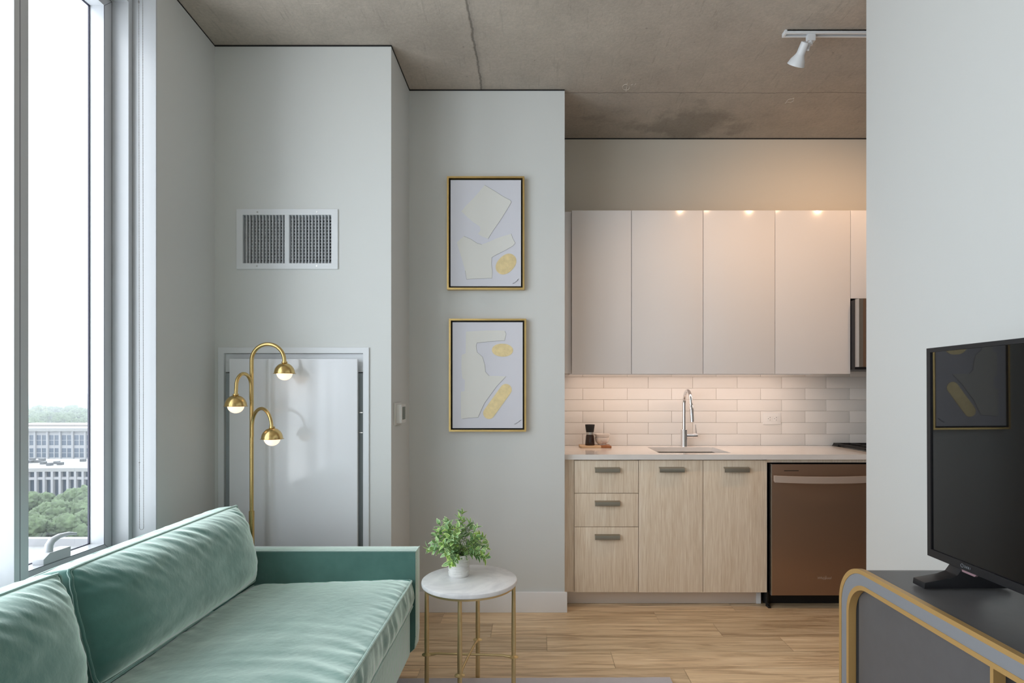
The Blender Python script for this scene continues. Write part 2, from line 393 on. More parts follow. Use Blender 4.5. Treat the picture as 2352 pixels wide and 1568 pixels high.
def concrete():
    m, nt, p = new_mat('raw_concrete')
    geo = N(nt, 'ShaderNodeNewGeometry'); L = nt.links
    def noi(scale, det=6, rough=0.6, dist=0, stretch=None):
        n = N(nt, 'ShaderNodeTexNoise'); n.inputs['Scale'].default_value = scale; n.inputs['Detail'].default_value = det
        n.inputs['Roughness'].default_value = rough; n.inputs['Distortion'].default_value = dist
        if stretch:
            mp = N(nt, 'ShaderNodeMapping'); mp.inputs['Scale'].default_value = stretch[0]; mp.inputs['Rotation'].default_value = (0, 0, stretch[1])
            L.new(geo.outputs['Position'], mp.inputs['Vector']); L.new(mp.outputs[0], n.inputs['Vector'])
        else: L.new(geo.outputs['Position'], n.inputs['Vector'])
        return n.outputs['Fac']
    def rng(s, a, b, c, d):
        r = N(nt, 'ShaderNodeMapRange'); r.inputs['From Min'].default_value = a; r.inputs['From Max'].default_value = b
        r.inputs['To Min'].default_value = c; r.inputs['To Max'].default_value = d; L.new(s, r.inputs['Value']); return r.outputs['Result']
    def mul(a, b):
        x = N(nt, 'ShaderNodeMath', operation='MULTIPLY'); L.new(a, x.inputs[0])
        if isinstance(b, float): x.inputs[1].default_value = b
        else: L.new(b, x.inputs[1])
        return x.outputs[0]
    big = rng(noi(1.6, 6), 0.3, 0.7, 0.86, 1.10)
    mid = rng(noi(7, 6, 0.7), 0.3, 0.7, 0.93, 1.06)
    fine = rng(noi(70, 5, 0.7), 0.3, 0.7, 0.88, 1.08)
    scr = rng(noi(9, 3, 0.6, 0, ((5, 0.6, 1), 0.6)), 0.61, 0.72, 1.0, 0.88)
    scr2 = rng(noi(7, 3, 0.6, 0, ((0.5, 7, 1), 0.1)), 0.70, 0.74, 1.0, 1.14)
    spk = N(nt, 'ShaderNodeTexVoronoi'); spk.inputs['Scale'].default_value = 9; spk.inputs['Randomness'].default_value = 1; L.new(geo.outputs['Position'], spk.inputs['Vector'])
    spots = rng(spk.outputs['Distance'], 0.02, 0.06, 0.72, 1.0)
    v = mul(mul(mul(mul(mul(big, mid), fine), scr), scr2), spots)
    # formwork joints at their own places on the slab
    sx = N(nt, 'ShaderNodeSeparateXYZ'); L.new(geo.outputs['Position'], sx.inputs[0])
    wob = rng(noi(6, 6, 0.7), 0, 1, -0.02, 0.02)
    def band(src, c, w, lo):
        a = N(nt, 'ShaderNodeMath', operation='ADD'); L.new(src, a.inputs[0]); L.new(wob, a.inputs[1])
        s = N(nt, 'ShaderNodeMath', operation='SUBTRACT'); L.new(a.outputs[0], s.inputs[0]); s.inputs[1].default_value = c
        ab = N(nt, 'ShaderNodeMath', operation='ABSOLUTE'); L.new(s.outputs[0], ab.inputs[0])
        return rng(ab.outputs[0], w * 0.3, w, lo, 1.0)
    v = mul(v, band(sx.outputs['X'], -0.298, 0.008, 0.52))
    v = mul(v, band(sx.outputs['X'], -0.290, 0.022, 0.86))
    v = mul(v, band(sx.outputs['Y'], 3.455, 0.006, 0.62))
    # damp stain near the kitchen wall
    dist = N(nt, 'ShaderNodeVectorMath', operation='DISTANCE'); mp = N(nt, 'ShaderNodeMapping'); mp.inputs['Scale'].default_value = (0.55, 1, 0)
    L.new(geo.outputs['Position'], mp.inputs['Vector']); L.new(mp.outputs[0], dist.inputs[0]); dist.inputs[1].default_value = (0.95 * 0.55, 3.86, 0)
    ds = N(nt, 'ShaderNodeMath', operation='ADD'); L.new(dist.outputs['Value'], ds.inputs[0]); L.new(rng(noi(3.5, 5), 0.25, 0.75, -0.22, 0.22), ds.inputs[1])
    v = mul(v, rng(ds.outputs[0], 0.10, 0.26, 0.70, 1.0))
    mx = N(nt, 'ShaderNodeMixRGB', blend_type='MULTIPLY'); mx.inputs['Fac'].default_value = 1
    r = N(nt, 'ShaderNodeValToRGB'); r.color_ramp.elements[0].color = srgb(170, 164, 153); r.color_ramp.elements[1].color = srgb(190, 178, 166)
    L.new(noi(0.9, 3), r.inputs['Fac']); L.new(r.outputs['Color'], mx.inputs['Color1']); L.new(v, mx.inputs['Color2'])
    L.new(mx.outputs['Color'], p.inputs['Base Color']); p.inputs['Roughness'].default_value = 0.8
    b = N(nt, 'ShaderNodeBump'); b.inputs['Strength'].default_value = 0.35; b.inputs['Distance'].default_value = 0.006
    L.new(v, b.inputs['Height']); L.new(b.outputs['Normal'], p.inputs['Normal'])
    return m
M['concrete'] = concrete()

def marble():
    m, nt, p = new_mat('white_marble')
    tc = N(nt, 'ShaderNodeTexCoord'); n = N(nt, 'ShaderNodeTexNoise'); n.inputs['Scale'].default_value = 5; n.inputs['Detail'].default_value = 10; n.inputs['Distortion'].default_value = 1.2; n.inputs['Roughness'].default_value = 0.65
    nt.links.new(tc.outputs['Object'], n.inputs['Vector'])
    r = N(nt, 'ShaderNodeValToRGB'); e = r.color_ramp.elements
    e[0].position = 0.32; e[0].color = srgb(212, 212, 214); e[1].position = 0.56; e[1].color = srgb(243, 242, 242)
    nt.links.new(n.outputs['Fac'], r.inputs['Fac']); nt.links.new(r.outputs['Color'], p.inputs['Base Color'])
    p.inputs['Roughness'].default_value = 0.3; return m
M['marble'] = marble()
def leafmat():
    m, nt, p = new_mat('variegated_leaf')
    uv = N(nt, 'ShaderNodeUVMap'); sx = N(nt, 'ShaderNodeSeparateXYZ'); nt.links.new(uv.outputs[0], sx.inputs[0])
    r = N(nt, 'ShaderNodeValToRGB'); e = r.color_ramp.elements
    e[0].position = 0.0; e[0].color = srgb(208, 226, 196); e[1].position = 1.0; e[1].color = srgb(230, 240, 200)
    a = e.new(0.16); a.color = srgb(120, 156, 108); b_ = e.new(0.66); b_.color = srgb(136, 172, 112)
    nt.links.new(sx.outputs['X'], r.inputs['Fac'])
    r2 = N(nt, 'ShaderNodeValToRGB'); e = r2.color_ramp.elements
    e[0].color = (0.80, 0.95, 0.86, 1); e[1].color = (1.35, 1.4, 0.62, 1)
    x = e.new(0.45); x.color = (1.3, 1.3, 1.2, 1)
    nt.links.new(sx.outputs['Y'], r2.inputs['Fac'])
    mx = N(nt, 'ShaderNodeMixRGB', blend_type='MULTIPLY'); mx.inputs['Fac'].default_value = 1
    nt.links.new(r.outputs['Color'], mx.inputs['Color1']); nt.links.new(r2.outputs['Color'], mx.inputs['Color2'])
    nt.links.new(mx.outputs['Color'], p.inputs['Base Color']); p.inputs['Roughness'].default_value = 0.45
    return m
M['leaf'] = leafmat()
M['stem'] = mat('green_stem', srgb(120, 150, 96), 0.6)

# ================================================================== STRUCTURE
CEIL = EYE + 1.765
D1 = 2.982; D2 = 3.42; DK = 4.076
# floor: individual planks in one mesh with a random value per plank
def build_floor():
    bm = bmesh.new(); lay = bm.loops.layers.float_color.new('plank')
    known = {0: 0.382, 1: 0.069, 2: 0.996, 3: 0.703, -1: 0.697}
    bright = {(0, 0): .8, (1, -1): .35, (1, 0): .62, (2, -1): .66, (2, 0): .45, (-1, 0): .95, (-1, -1): .55, (0, -1): .72, (3, 0): .45, (3, -1): .6}
    y0 = 2.719; h = 0.177; L = 1.22; g = 0.0007
    def face(a, b, c, d, z, col):
        f = bm.faces.new([bm.verts.new(p) for p in ((a, c, z), (b, c, z), (b, d, z), (a, d, z))])
        for l in f.loops: l[lay] = col
    for k in range(-30, 9):
        ya = y0 + k * h; yb = ya + h
        j = known.get(k, random.uniform(0, L)); n0 = -4
        for i in range(-3, 4):
            xa = j + i * L; xb = xa + L
            c = bright.get((k, i), random.random())
            face(max(xa + g, -2.0), min(xb - g, 3.7), ya + g, yb - g, 0.0, (c, random.random(), random.random(), 1)) if xb > -2 and xa < 3.7 else None
    face(-2.0, 3.7, -2.7, 4.4, -0.003, (0.0, 0.5, 0.5, 1))
    me = bpy.data.meshes.new('floor'); bm.to_mesh(me); bm.free(); me.materials.append(M['floor'])
    o = bpy.data.objects.new('floor', me); COL.objects.link(o); o['kind'] = 'structure'
build_floor()
struct('ceiling', B().box(-1.86, 3.7, -2.7, 4.4, CEIL, CEIL + 0.2), M['concrete'])
# left wall: skewed pier beyond the window, the parts below and above the windows
b = B()
poly = [(-1.592, 2.478), (-1.623, D1 + 0.02), (-1.86, D1 + 0.02), (-1.86, 2.478)]
b.prism(poly, 'z', 0, CEIL)
b.box(-1.86, -1.60, -2.7, 2.478, 0, 0.575)
b.box(-1.86, -1.60, -2.7, 2.478, 2.957, CEIL)
b.box(-1.86, -1.60, -2.7, -2.3, 0.575, 2.957)
struct('wall_left', b, M['wall'])
struct('trim_1', B().box(-1.86, -1.5922, 2.4705, 2.478, 0.575, 2.957), M['pvc'])   # white lining of the far reveal
# closet wall with openings for the access panel and the vent
hA = (-1.572, -0.865, 0.08, 1.480); hB = (-1.478, -1.026, 1.936, 2.184)
b = B().wallgrid('y', D1, D1 + 0.10, -1.79, -0.724, 0, CEIL, [hA, hB])
b.box(-0.824, -0.724, D1 + 0.1, D2, 0, CEIL)
struct('wall_closet', b, M['wall'])
b = B().box(-0.824, 0.183, D2, D2 + 0.12, 0, CEIL); b.box(0.083, 0.183, D2 + 0.12, DK, 0, CEIL)
b.box(-1.79, 0.083, 4.0, 4.1, 0, CEIL); b.box(-1.79, -1.70, D1 + .1001, 4.0, 0, CEIL)
struct('wall_middle', b, M['wall'])
struct('wall_kitchen', B().box(0.083, 3.7, DK, DK + 0.12, 0, CEIL), M['kwall'])
struct('wall_right', B().box(1.49, 1.61, -2.7, 2.62, 0, CEIL), M['wall'])
b = B().box(1.61, 3.7, 2.50, 2.62, 0, CEIL); b.box(3.45, 3.57, 2.62, DK, 0, CEIL)
struct('wall_far_right', b, M['wall'])
struct('wall_rear', B().box(-1.79, 1.61, -2.7, -2.58, 0, CEIL), M['wall'])
# baseboards
def bb(name, x0, x1, y0, y1):
    struct(name, B().box(x0, x1, y0, y1, 0.0, 0.118, 0.003), M['trimw'])
bb('baseboard_middle', -0.724, 0.197, D2 - 0.014, D2)
bb('baseboard_return', -0.724, -0.710, D1, D2 - 0.014)
bb('baseboard_right', 1.476, 1.49, -2.58, 2.62)
bb('baseboard_closet', -0.80, -0.710, D1 - 0.014, D1)
bb('baseboard_rear', -1.6, 1.476, -2.58, -2.566)
# shadow gap bead where walls meet the slab
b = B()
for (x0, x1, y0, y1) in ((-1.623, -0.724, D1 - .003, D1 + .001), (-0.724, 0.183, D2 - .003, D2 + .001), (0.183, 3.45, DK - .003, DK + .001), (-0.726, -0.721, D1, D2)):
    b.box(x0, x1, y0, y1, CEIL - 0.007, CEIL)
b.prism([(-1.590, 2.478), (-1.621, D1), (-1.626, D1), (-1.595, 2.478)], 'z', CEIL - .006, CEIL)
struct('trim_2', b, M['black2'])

# windows -------------------------------------------------
def rect(a, b, c, d): return [(a, c), (b, c), (b, d), (a, d)]
KW = 1.0353
def wobj(name, b, m, parent):
    for v in b.bm.verts: v.co = Vector((v.co.x * KW, v.co.y * KW, EYE + (v.co.z - EYE) * KW))
    return obj(name, b, m, parent)
w1 = bpy.data.objects.new('window_1', None); COL.objects.link(w1); w1.location = (-1.76, 2.2, 0.575); w1['kind'] = 'structure'
b = B(); b.ring(rect(1.855, 2.384, 0.60, 2.90), rect(1.862, 2.362, 0.640, 2.856), 'x', -1.79, -1.633)
wobj('window_frame', b, M['pvc'], w1)
obj('mullion_post', B().box(-1.853, -1.690, 1.906, 1.961, 0.575, 2.957, 0.002), M['pvc'], w1)
obj('shadow_groove', B().box(-1.70, -1.6896, 1.9270, 1.9285, 0.575, 2.957), M['gasket'], w1)
b = B(); b.ring(rect(1.897, 2.3605, 0.6415, 2.8545), rect(1.912, 2.321, 0.681, 2.814), 'x', -1.765, -1.70)
wobj('sash', b, M['pvc'], w1)
b = B(); b.ring(rect(1.911, 2.322, 0.680, 2.815), rect(1.915, 2.3175, 0.6845, 2.811), 'x', -1.764, -1.757)
b.ring(rect(1.895, 2.3633, 0.6395, 2.857), rect(1.8965, 2.3618, 0.6408, 2.8555), 'x', -1.72, -1.6995)
b.box(-1.7008, -1.6996, 2.3192, 2.3212, 0.681, 2.814)
b.box(-1.7008, -1.6996, 1.91, 2.321, 0.6785, 0.6800)
for (p, q) in (((2.321, .681), (2.3605, .6415)), ((2.321, 2.814), (2.3605, 2.8545))):
    b.tube([(-1.6998, p[0], p[1]), (-1.6998, q[0], q[1])], 0.0006, 4)
wobj('gasket', b, M['gasket'], w1)
wobj('pane', B().box(-1.762, -1.759, 1.905, 2.321, 0.681, 2.814), M['glass'], w1)
b = B()
b.prism([(2.035, .681), (2.035, .700), (2.062, .7165), (2.155, .7165), (2.155, .681)], 'x', -1.742, -1.702, 0.002)
pts = [(-1.722, 2.080, .714), (-1.722, 2.082, .738), (-1.722, 2.094, .752), (-1.722, 2.125, .760), (-1.722, 2.17, .759), (-1.722, 2.205, .750)]
b.tube(pts, [.0135, .013, .012, .009, .0065, .0045], 14)
wobj('handle', b, M['pvc'], w1)
w2 = bpy.data.objects.new('window_2', None); COL.objects.link(w2); w2.location = (-1.76, -.2, .575); w2['kind'] = 'structure'
b = B()
b.ring(rect(-2.3, 1.905, 0.575, 2.957), rect(-2.24, 1.895, 0.63, 2.90), 'x', -1.853, -1.76)
for y in (-1.25, -0.2, 0.85): b.box(-1.853, -1.72, y - .03, y + .03, .63, 2.90)
obj('window_frame', b, M['pvc'], w2)
obj('pane', B().box(-1.824, -1.821, -2.24, 1.895, .63, 2.90), M['glass'], w2)

# roller shade with two bead chains
t = thing('roller_shade', 'white rolled-up window shade at the head of the narrow window with bead chain', 'window shade', (-1.64, 2.16, 2.958))
obj('cassette', B().box(-1.685, -1.605, 1.97, 2.455, 2.962, 3.04, 0.008), M['pvc'], t)
obj('end_bracket', B().box(-1.688, -1.6005, 2.455, 2.461, 2.958, 3.045, 0.002), M['metal_white'], t)
b = B()
for (xa, xb) in ((-1.6375, -1.6345), (-1.6215, -1.6175)):
    n = 330
    b.tube([(xa, 2.43, 2.94), (xb, 2.43, 0.72)], 0.0007, 5)
    for i in range(n):
        k = i / (n - 1); b.ico((xa + (xb - xa) * k, 2.43, 2.94 - 2.22 * k), 0.0021, 1)
b.lathe([(0, -.004), (.003, -.003), (.003, .003), (0, .004)], (-1.6372, 2.43, 2.90), 10); b.ico((-1.635, 2.43, 0.99), .0033, 1)
b.tube(arc((-1.626, 2.43, .72), .0085, PI, 2 * PI, 8, ((1, 0, 0), (0, 0, 1))), .001, 5)
obj('bead_chain', b, mat('steel_bead_chain', srgb(150, 148, 146), .4, .4), t)

# ================================================================== CLOSET: ACCESS PANEL, VENT, THERMOSTAT
t = thing('access_panel', 'glossy white utility access panel in a flat white frame behind the brass lamp', 'access panel', (-1.22, D1, 0.08))
b = B(); b.ring([(-1.601, .05), (-.836, .05), (-.836, 1.509), (-1.601, 1.509)], [(-1.572, .08), (-.865, .08), (-.865, 1.480), (-1.572, 1.480)], 'y', D1 - 0.008, D1)
obj('panel_frame', b, M['metal_white'], t)
obj('panel_door', B().box(-1.533, -0.888, 2.953, 2.973, 0.10, 1.450, 0.002), M['panel'], t)
b = B(); b.ring([(-1.60, .05), (-.84, .05), (-.84, 1.52), (-1.60, 1.52)], [(-1.572, .08), (-.865, .08), (-.865, 1.480), (-1.572, 1.480)], 'y', D1 + .101, 3.30)
b.box(-1.6, -.84, 3.30, 3.32, .05, 1.52)
b.box(-1.572, -1.535, D1 + .012, D1 + .02, .08, 1.38)
b.box(-.905, -.865, D1 + .012, D1 + .02, .08, 1.38)
obj('housing', b, M['duct'], t)
obj('cross_rail', B().box(-1.572, -.865, D1 + .01, D1 + .025, 1.385, 1.478), M['metal_white'], t)
for z in (1.178, 1.076): obj('bracket', B().box(-.893, -.868, D1 - .004, D1 + .012, z - .002, z + .003), M['steel'], t)
obj('screw', B().lathe([(0, -.002), (.005, -.002), (.005, .002), (0, .002)], (-1.548, D1 + .010, 1.018), 12, Matrix.Rotation(PI / 2, 4, 'X')), M['steel'], t)

t = thing('air_vent', 'white square-grid air vent grille high on the closet wall', 'air vent', (-1.25, D1, 1.908))
b = B()
o_, i_ = [(-1.508, 1.908), (-.994, 1.908), (-.994, 2.212), (-1.508, 2.212)], [(-1.477, 1.937), (-1.027, 1.937), (-1.027, 2.183), (-1.477, 2.183)]
b.ring(o_, i_, 'y', D1 - .007, D1 - .0002)
b.ring([(-1.4775, 1.9365), (-1.0265, 1.9365), (-1.0265, 2.1835), (-1.4775, 2.1835)], i_, 'y', D1, D1 + .09)
obj('vent_frame', b, M['metal_white'], t)
b = B(); span = 0.45
xs = [-1.477 + span * (i + 1) / 27 for i in range(26)]
for i, x in enumerate(xs):
    if 12 <= i <= 13: continue
    b.box(x - .0014, x + .0014, D1 - .004, D1 + .018, 1.937, 2.183)
obj('upright_louvers', b, M['metal_white'], t)
b = B().box(xs[12] - .004, xs[13] + .002, D1 - .005, D1 + .02, 1.937, 2.183, .001); obj('center_bar', b, M['metal_white'], t)
b = B()
for i in range(14):
    z = 1.937 + .246 * (i + .75) / 14.6
    b.box(-1.477, -1.027, D1 + .022, D1 + .040, z - .0014, z + .0014)
obj('cross_louvers', b, M['metal_white'], t)
obj('dark_backing', B().box(-1.476, -1.028, D1 + .085, D1 + .09, 1.938, 2.182), M['black2'], t)  # black sheet stands in for the dark inside of the duct
for (x, z) in ((-1.402, 2.197), (-1.100, 2.197), (-1.405, 1.923), (-1.101, 1.923)):
    obj('screw', B().lathe([(0, 0), (.0045, 0), (.004, .0012), (0, .0012)], (x, D1 - .007, z), 12, Matrix.Rotation(PI / 2, 4, 'X')), M['steel'], t)

t = thing('thermostat', 'small white wall thermostat with grey screen on the narrow return wall', 'thermostat', (-.724, 3.08, 1.15))
def on_return(y0, y1, z0, z1, x0, x1, bev): return B().box(-.724 + x0, -.724 + x1, y0, y1, z0, z1, bev)
obj('wall_plate', on_return(3.035, 3.185, 1.108, 1.228, 0, .007, .006), M['white_plastic'], t)
obj('body', on_return(3.058, 3.162, 1.120, 1.218, .007, .036, .003), M['white_plastic'], t)
obj('display', on_return(3.078, 3.142, 1.138, 1.205, .036, .0375, 0), M['lcd'], t)

# ================================================================== PICTURES
def picture(label, x0, x1, z0, z1, shapes, lines, golds, sig):
    d = D2 - .038
    t = thing('framed_picture', label, 'picture', ((x0 + x1) / 2, D2, z0), None)
    fw, gap = .0105, .0095
    b = B(); b.ring(rect(x0, x1, z0, z1), rect(x0 + fw, x1 - fw, z0 + fw, z1 - fw), 'y', d, D2 - .001)
    obj('picture_frame', b, M['gold'], t)
    obj('backing', B().box(x0 + fw, x1 - fw, D2 - .014, D2 - .004, z0 + fw, z1 - fw), M['black2'], t)
    a = fw + gap
    b = B().box(x0 + a, x1 - a, d + .006, D2 - .014, z0 + a, z1 - a, .0015); obj('canvas', b, M['canvas'], t)
    W, H = x1 - x0 - 2 * a, z1 - z0 - 2 * a
    P = lambda p: (x0 + a + p[0] * W, z1 - a - p[1] * H)
    for s in shapes: obj('painted_patch', B().prism([P(p) for p in s], 'y', d + .0045, d + .0062), M['cream'], t)
    b = B()
    for ln in lines: b.tube([(P(p)[0], d + .0045, P(p)[1]) for p in ln], .0006, 5)
    obj('outline', b, M['ink'], t)
    for g in golds:
        o = obj('gold_patch', B().prism([P(p) for p in g], 'y', d + .0042, d + .0062), M['goldpaint'], t)
        c = sum((Vector(P(p)) for p in g), Vector((0, 0))) / len(g)
    b = B()
    b.tube([(P(p)[0], d + .005, P(p)[1]) for p in sig], .0007, 5); obj('signature', b, M['darkink'], t)
    return t
def ell(cx, cy, rx, ry, ang, ar, n=40, sq=2.0):
    """superellipse in canvas fractions; ar = W/H"""
    out = []
    for i in range(n):
        th = 2 * PI * i / n; c, s = math.cos(th), math.sin(th)
        u = rx * math.copysign(abs(c) ** (2 / sq), c); v = ry * math.copysign(abs(s) ** (2 / sq), s)
        x = u * math.cos(ang) - v * math.sin(ang); y = u * math.sin(ang) + v * math.cos(ang)
        out.append((cx + x, cy + y * ar))
    return out
def capsule(cx, cy, L, r, ang, ar, n=12):
    out = []
    for s, a0 in ((1, -PI / 2), (-1, PI / 2)):
        for i in range(n + 1):
            th = a0 + PI * i / n; u = s * L + r * math.cos(th); v = r * math.sin(th)
            x = u * math.cos(ang) - v * math.sin(ang); y = u * math.sin(ang) + v * math.cos(ang)
            out.append((cx + x, cy + y * ar))
    return out
df = D2 - .038
def cz(pts, x0, y0, sx, sy): return [((x - x0) / sx, (y - y0) / sy) for (x, y) in pts]
# first picture (canvas corners in the zoomed view 170..965, 155..1355)
c1 = lambda pts: cz(pts, 170, 155, 795, 1200)
s1 = c1([(555, 213), (660, 275), (760, 340), (845, 385), (856, 405), (838, 440), (790, 520), (720, 630), (650, 730), (615, 785), (596, 820), (530, 795), (480, 765), (510, 720), (500, 680), (430, 635), (350, 565), (292, 510), (350, 440), (430, 360), (500, 280)])
s2 = c1([(320, 790), (400, 825), (470, 870), (522, 885), (590, 860), (700, 810), (855, 762), (870, 810), (900, 868), (875, 900), (780, 955), (690, 1000), (637, 1030), (632, 1100), (642, 1180), (638, 1265), (480, 1270), (352, 1278), (335, 1180), (300, 1050), (240, 860)])
l1 = [c1([(555, 213), (660, 275), (760, 340), (845, 385), (856, 405), (838, 440), (790, 520), (720, 630), (650, 730), (615, 785), (596, 820)]),
      c1([(855, 762), (870, 810), (900, 868), (875, 900), (780, 955), (690, 1000), (637, 1030), (632, 1100), (642, 1180), (638, 1265), (480, 1270), (352, 1278), (335, 1180)]),
      c1([(320, 790), (400, 825), (470, 870), (522, 885)])]
g1 = [ell(.788, .792, .165, .118, -.80, 795 / 1200, sq=2.2)]
sg1 = c1([(872, 1328), (880, 1318), (884, 1326), (893, 1312), (898, 1320), (906, 1300), (912, 1310), (918, 1292), (922, 1300), (928, 1278), (930, 1290), (940, 1270)])
picture('framed abstract picture with one gold oval, upper of the two on the narrow wall', PX(1026.5, df), PX(1204.5, df), PZ(664.5, df), PZ(404.5, df), [s1, s2], l1, g1, sg1)
c2 = lambda pts: cz(pts, 198, 148, 854, 1284)
s3 = c2([(362, 262), (600, 248), (830, 248), (850, 290), (832, 370), (700, 378), (495, 398), (487, 440), (497, 510), (565, 570), (590, 660), (600, 750), (645, 798), (740, 800), (850, 805), (740, 920), (660, 1030), (590, 1125), (545, 1220), (510, 1302), (400, 1308), (318, 1320), (302, 1310), (300, 990), (345, 985), (350, 850), (318, 830), (306, 700), (310, 545), (358, 525)])
l2 = [c2([(835, 255), (850, 290), (832, 370), (700, 378), (495, 398), (487, 440), (497, 510), (565, 570), (590, 660), (600, 750), (645, 798)]),
      c2([(850, 805), (740, 920), (660, 1030), (590, 1125), (545, 1220), (510, 1302), (400, 1308), (318, 1320)])]
g2 = [ell(.712, .264, .150, .092, 0.03, 854 / 1284, sq=2.1), capsule(.640, .748, .205, .083, -.945, 854 / 1284)]
sg2 = c2([(950, 1385), (962, 1376), (966, 1386), (978, 1366), (985, 1375), (992, 1360), (1000, 1362), (1008, 1345), (1012, 1354), (1020, 1336), (1024, 1344), (1036, 1332)])
picture('framed abstract picture with gold oval and gold bar, lower one on the wall', PX(1031, df), PX(1208.5, df), PZ(991, df), PZ(731.5, df), [s3], l2, g2, sg2)

# ================================================================== KITCHEN
# wall units
UD = 3.746
ue = [.245, .628, 1.086, 1.546, 2.029]; uz0, uz1 = 1.403, 2.444
def wall_unit(label, doors, z0=uz0, z1=uz1, depth=UD):
    x0, x1 = doors[0][0], doors[-1][1]
    t = thing('wall_cabinet', label, 'cabinet', ((x0 + x1) / 2, DK, z0), 'white wall cabinets over the counter')
    obj('carcass', B().box(x0 + .0005, x1 - .0005, depth + .020, DK, z0, z1 - .002), M['gloss_white'], t)
    for (a, c) in doors: obj('door', B().box(a + .0015, c - .0015, depth, depth + .019, z0 - .004, z1, .0012), M['gloss_white'], t)
wall_unit('narrow single-door white wall cabinet at the left end above pepper grinder', [(ue[0], ue[1])])
wall_unit('wide two-door white wall cabinet above the sink faucet', [(ue[1], ue[2]), (ue[2], ue[3])])
wall_unit('single-door white wall cabinet between the two-door cabinet and the microwave', [(ue[3], ue[4])])
wall_unit('short white wall cabinet directly above the microwave', [(ue[4], 2.41), (2.41, 2.79)], 1.885, uz1)
tag(obj('white_filler_strip', B().box(.1835, .243, UD + .022, UD + .04, uz0, uz1 - .002), M['gloss_white']), 'white filler strip between left end wall cabinet and the side wall', 'cabinet filler')
t = thing('light_bar', 'slim under-cabinet light bar glowing warm over the tiles', 'light', (1.02, 3.80, 1.397))
obj('housing', B().box(.24, 1.80, 3.78, 3.82, 1.396, 1.4025), M['metal_white'], t)
# backsplash with individually bevelled tiles in one mesh
b = B(); b.mi = 1; b.box(.183, 3.44, DK - .004, DK - .0005, .912, 1.50); b.mi = 0
ph, pw, gr = .0794, .309, .0020
for r in range(8):
    z0 = .912 + r * ph; z1 = min(z0 + ph, 1.50)
    j0 = .3425 if r % 2 == 0 else .4885
    k = -1
    while j0 + k * pw < 3.45:
        a = max(j0 + k * pw, .1835); c = min(j0 + (k + 1) * pw, 3.44); k += 1
        if c - a < .01 or z1 - z0 < .01: continue
        b.box(a + gr / 2, c - gr / 2, DK - .0085, DK - .003, z0 + gr / 2, z1 - gr / 2, .0014, 2)
o = obj('tile_backsplash', b, [M['tile'], M['grout']]); tag(o, 'white glazed subway tile backsplash between counter and wall cabinets', 'backsplash')
# outlet
t = thing('wall_outlet', 'white double power outlet on the tiles right of the faucet', 'outlet', (PX(1773.5, 4.06), DK - .0085, PZ(975, 4.06)))
yo = DK - .0085
xa, xb, za, zb = PX(1753.5, 4.06), PX(1794, 4.06), PZ(974.5, 4.06), PZ(948, 4.06)
obj('cover_plate', B().box(xa, xb, yo - .005, yo, za, zb, .002), M['white_plastic'], t)
for cx in (xa + .043, xb - .036):
    zc = (za + zb) / 2
    s = obj('socket', B().box(cx - .016, cx + .016, yo - .0072, yo - .005, zc - .017, zc + .017, .001), M['white_plastic'], t)
    bb_ = B().box(cx + .002, cx + .0045, yo - .0074, yo - .0070, zc + .004, zc + .012); bb_.box(cx + .002, cx + .0045, yo - .0074, yo - .007, zc - .012, zc - .006)
    bb_.lathe([(0, 0), (.0022, 0), (.0022, .0003), (0, .0003)], (cx - .009, yo - .0071, zc), 10, Matrix.Rotation(PI / 2, 4, 'X'))
    obj('slots', bb_, M['black2'], s)
# worktop with sink cut-out
CT0, CT1, CF = .8824, .9123, 3.47
def slab(x0, x1, y0, y1, z0, z1, hx0, hx1, hy0, hy1):
    b = B(); b.ring([(x0, y0), (x1, y0), (x1, y1), (x0, y1)], [(hx0, hy0), (hx1, hy0), (hx1, hy1), (hx0, hy1)], 'z', z0, z1); return b
tag(obj('worktop', slab(.1835, 2.062, CF, DK - .0005, CT0, CT1, .765, 1.205, 3.568, 3.938), M['quartz']), 'white quartz kitchen worktop with cut-out for undermount sink', 'worktop')
t = thing('sink', 'undermount stainless steel sink set in the white worktop', 'sink', (.985, 3.75, .68))
b = B(); b.ring(rect(.745, 1.225, 3.548, 3.958), rect(.77, 1.20, 3.573, 3.933), 'z', .70, .882); b.box(.745, 1.225, 3.548, 3.958, .69, .70)
obj('bowl', b, M['steel'], t); obj('drain', B().lathe([(0, .701), (.045, .701), (.04, .704), (.02, .702), (0, .702)], (.985, 3.80, 0), 24), M['chrome'], t)
# faucet
fx, fy = 1.029, 4.000
t = thing('faucet', 'tall curved chrome pull-down kitchen faucet behind the sink', 'faucet', (fx, fy, CT1))
obj('base', B().lathe([(0, 0), (.0235, 0), (.0235, .003), (.0225, .005), (.0225, .112), (.021, .115), (0, .115)], (fx, fy, CT1), 32), M['chrome'], t)
r_ = .085
pts = [(fx, fy, 1.02), (fx, fy, 1.10), (fx, fy, 1.18), (fx, fy, PZ(897, 3.95) - r_)]
top = PZ(897, 3.95) - r_
pts += [tuple(p) for p in arc((fx + .002, fy - r_, top), r_, 0, PI * .92, 16, ((0, 1, 0), (0, 0, 1)))][1:]
last = Vector(pts[-1]); pts += [tuple(last + Vector((.0, -.008, -.035)))]
obj('spout', B().tube(pts, .0112, 20), M['chrome'], t)
l2_ = Vector(pts[-1])
obj('spray_head', B().tube([l2_, l2_ + Vector((0, -.004, -.01)), l2_ + Vector((.0, -.010, -.05)), l2_ + Vector((.001, -.018, -.105))], [.0118, .0135, .0135, .0128], 20), M['chrome'], t)
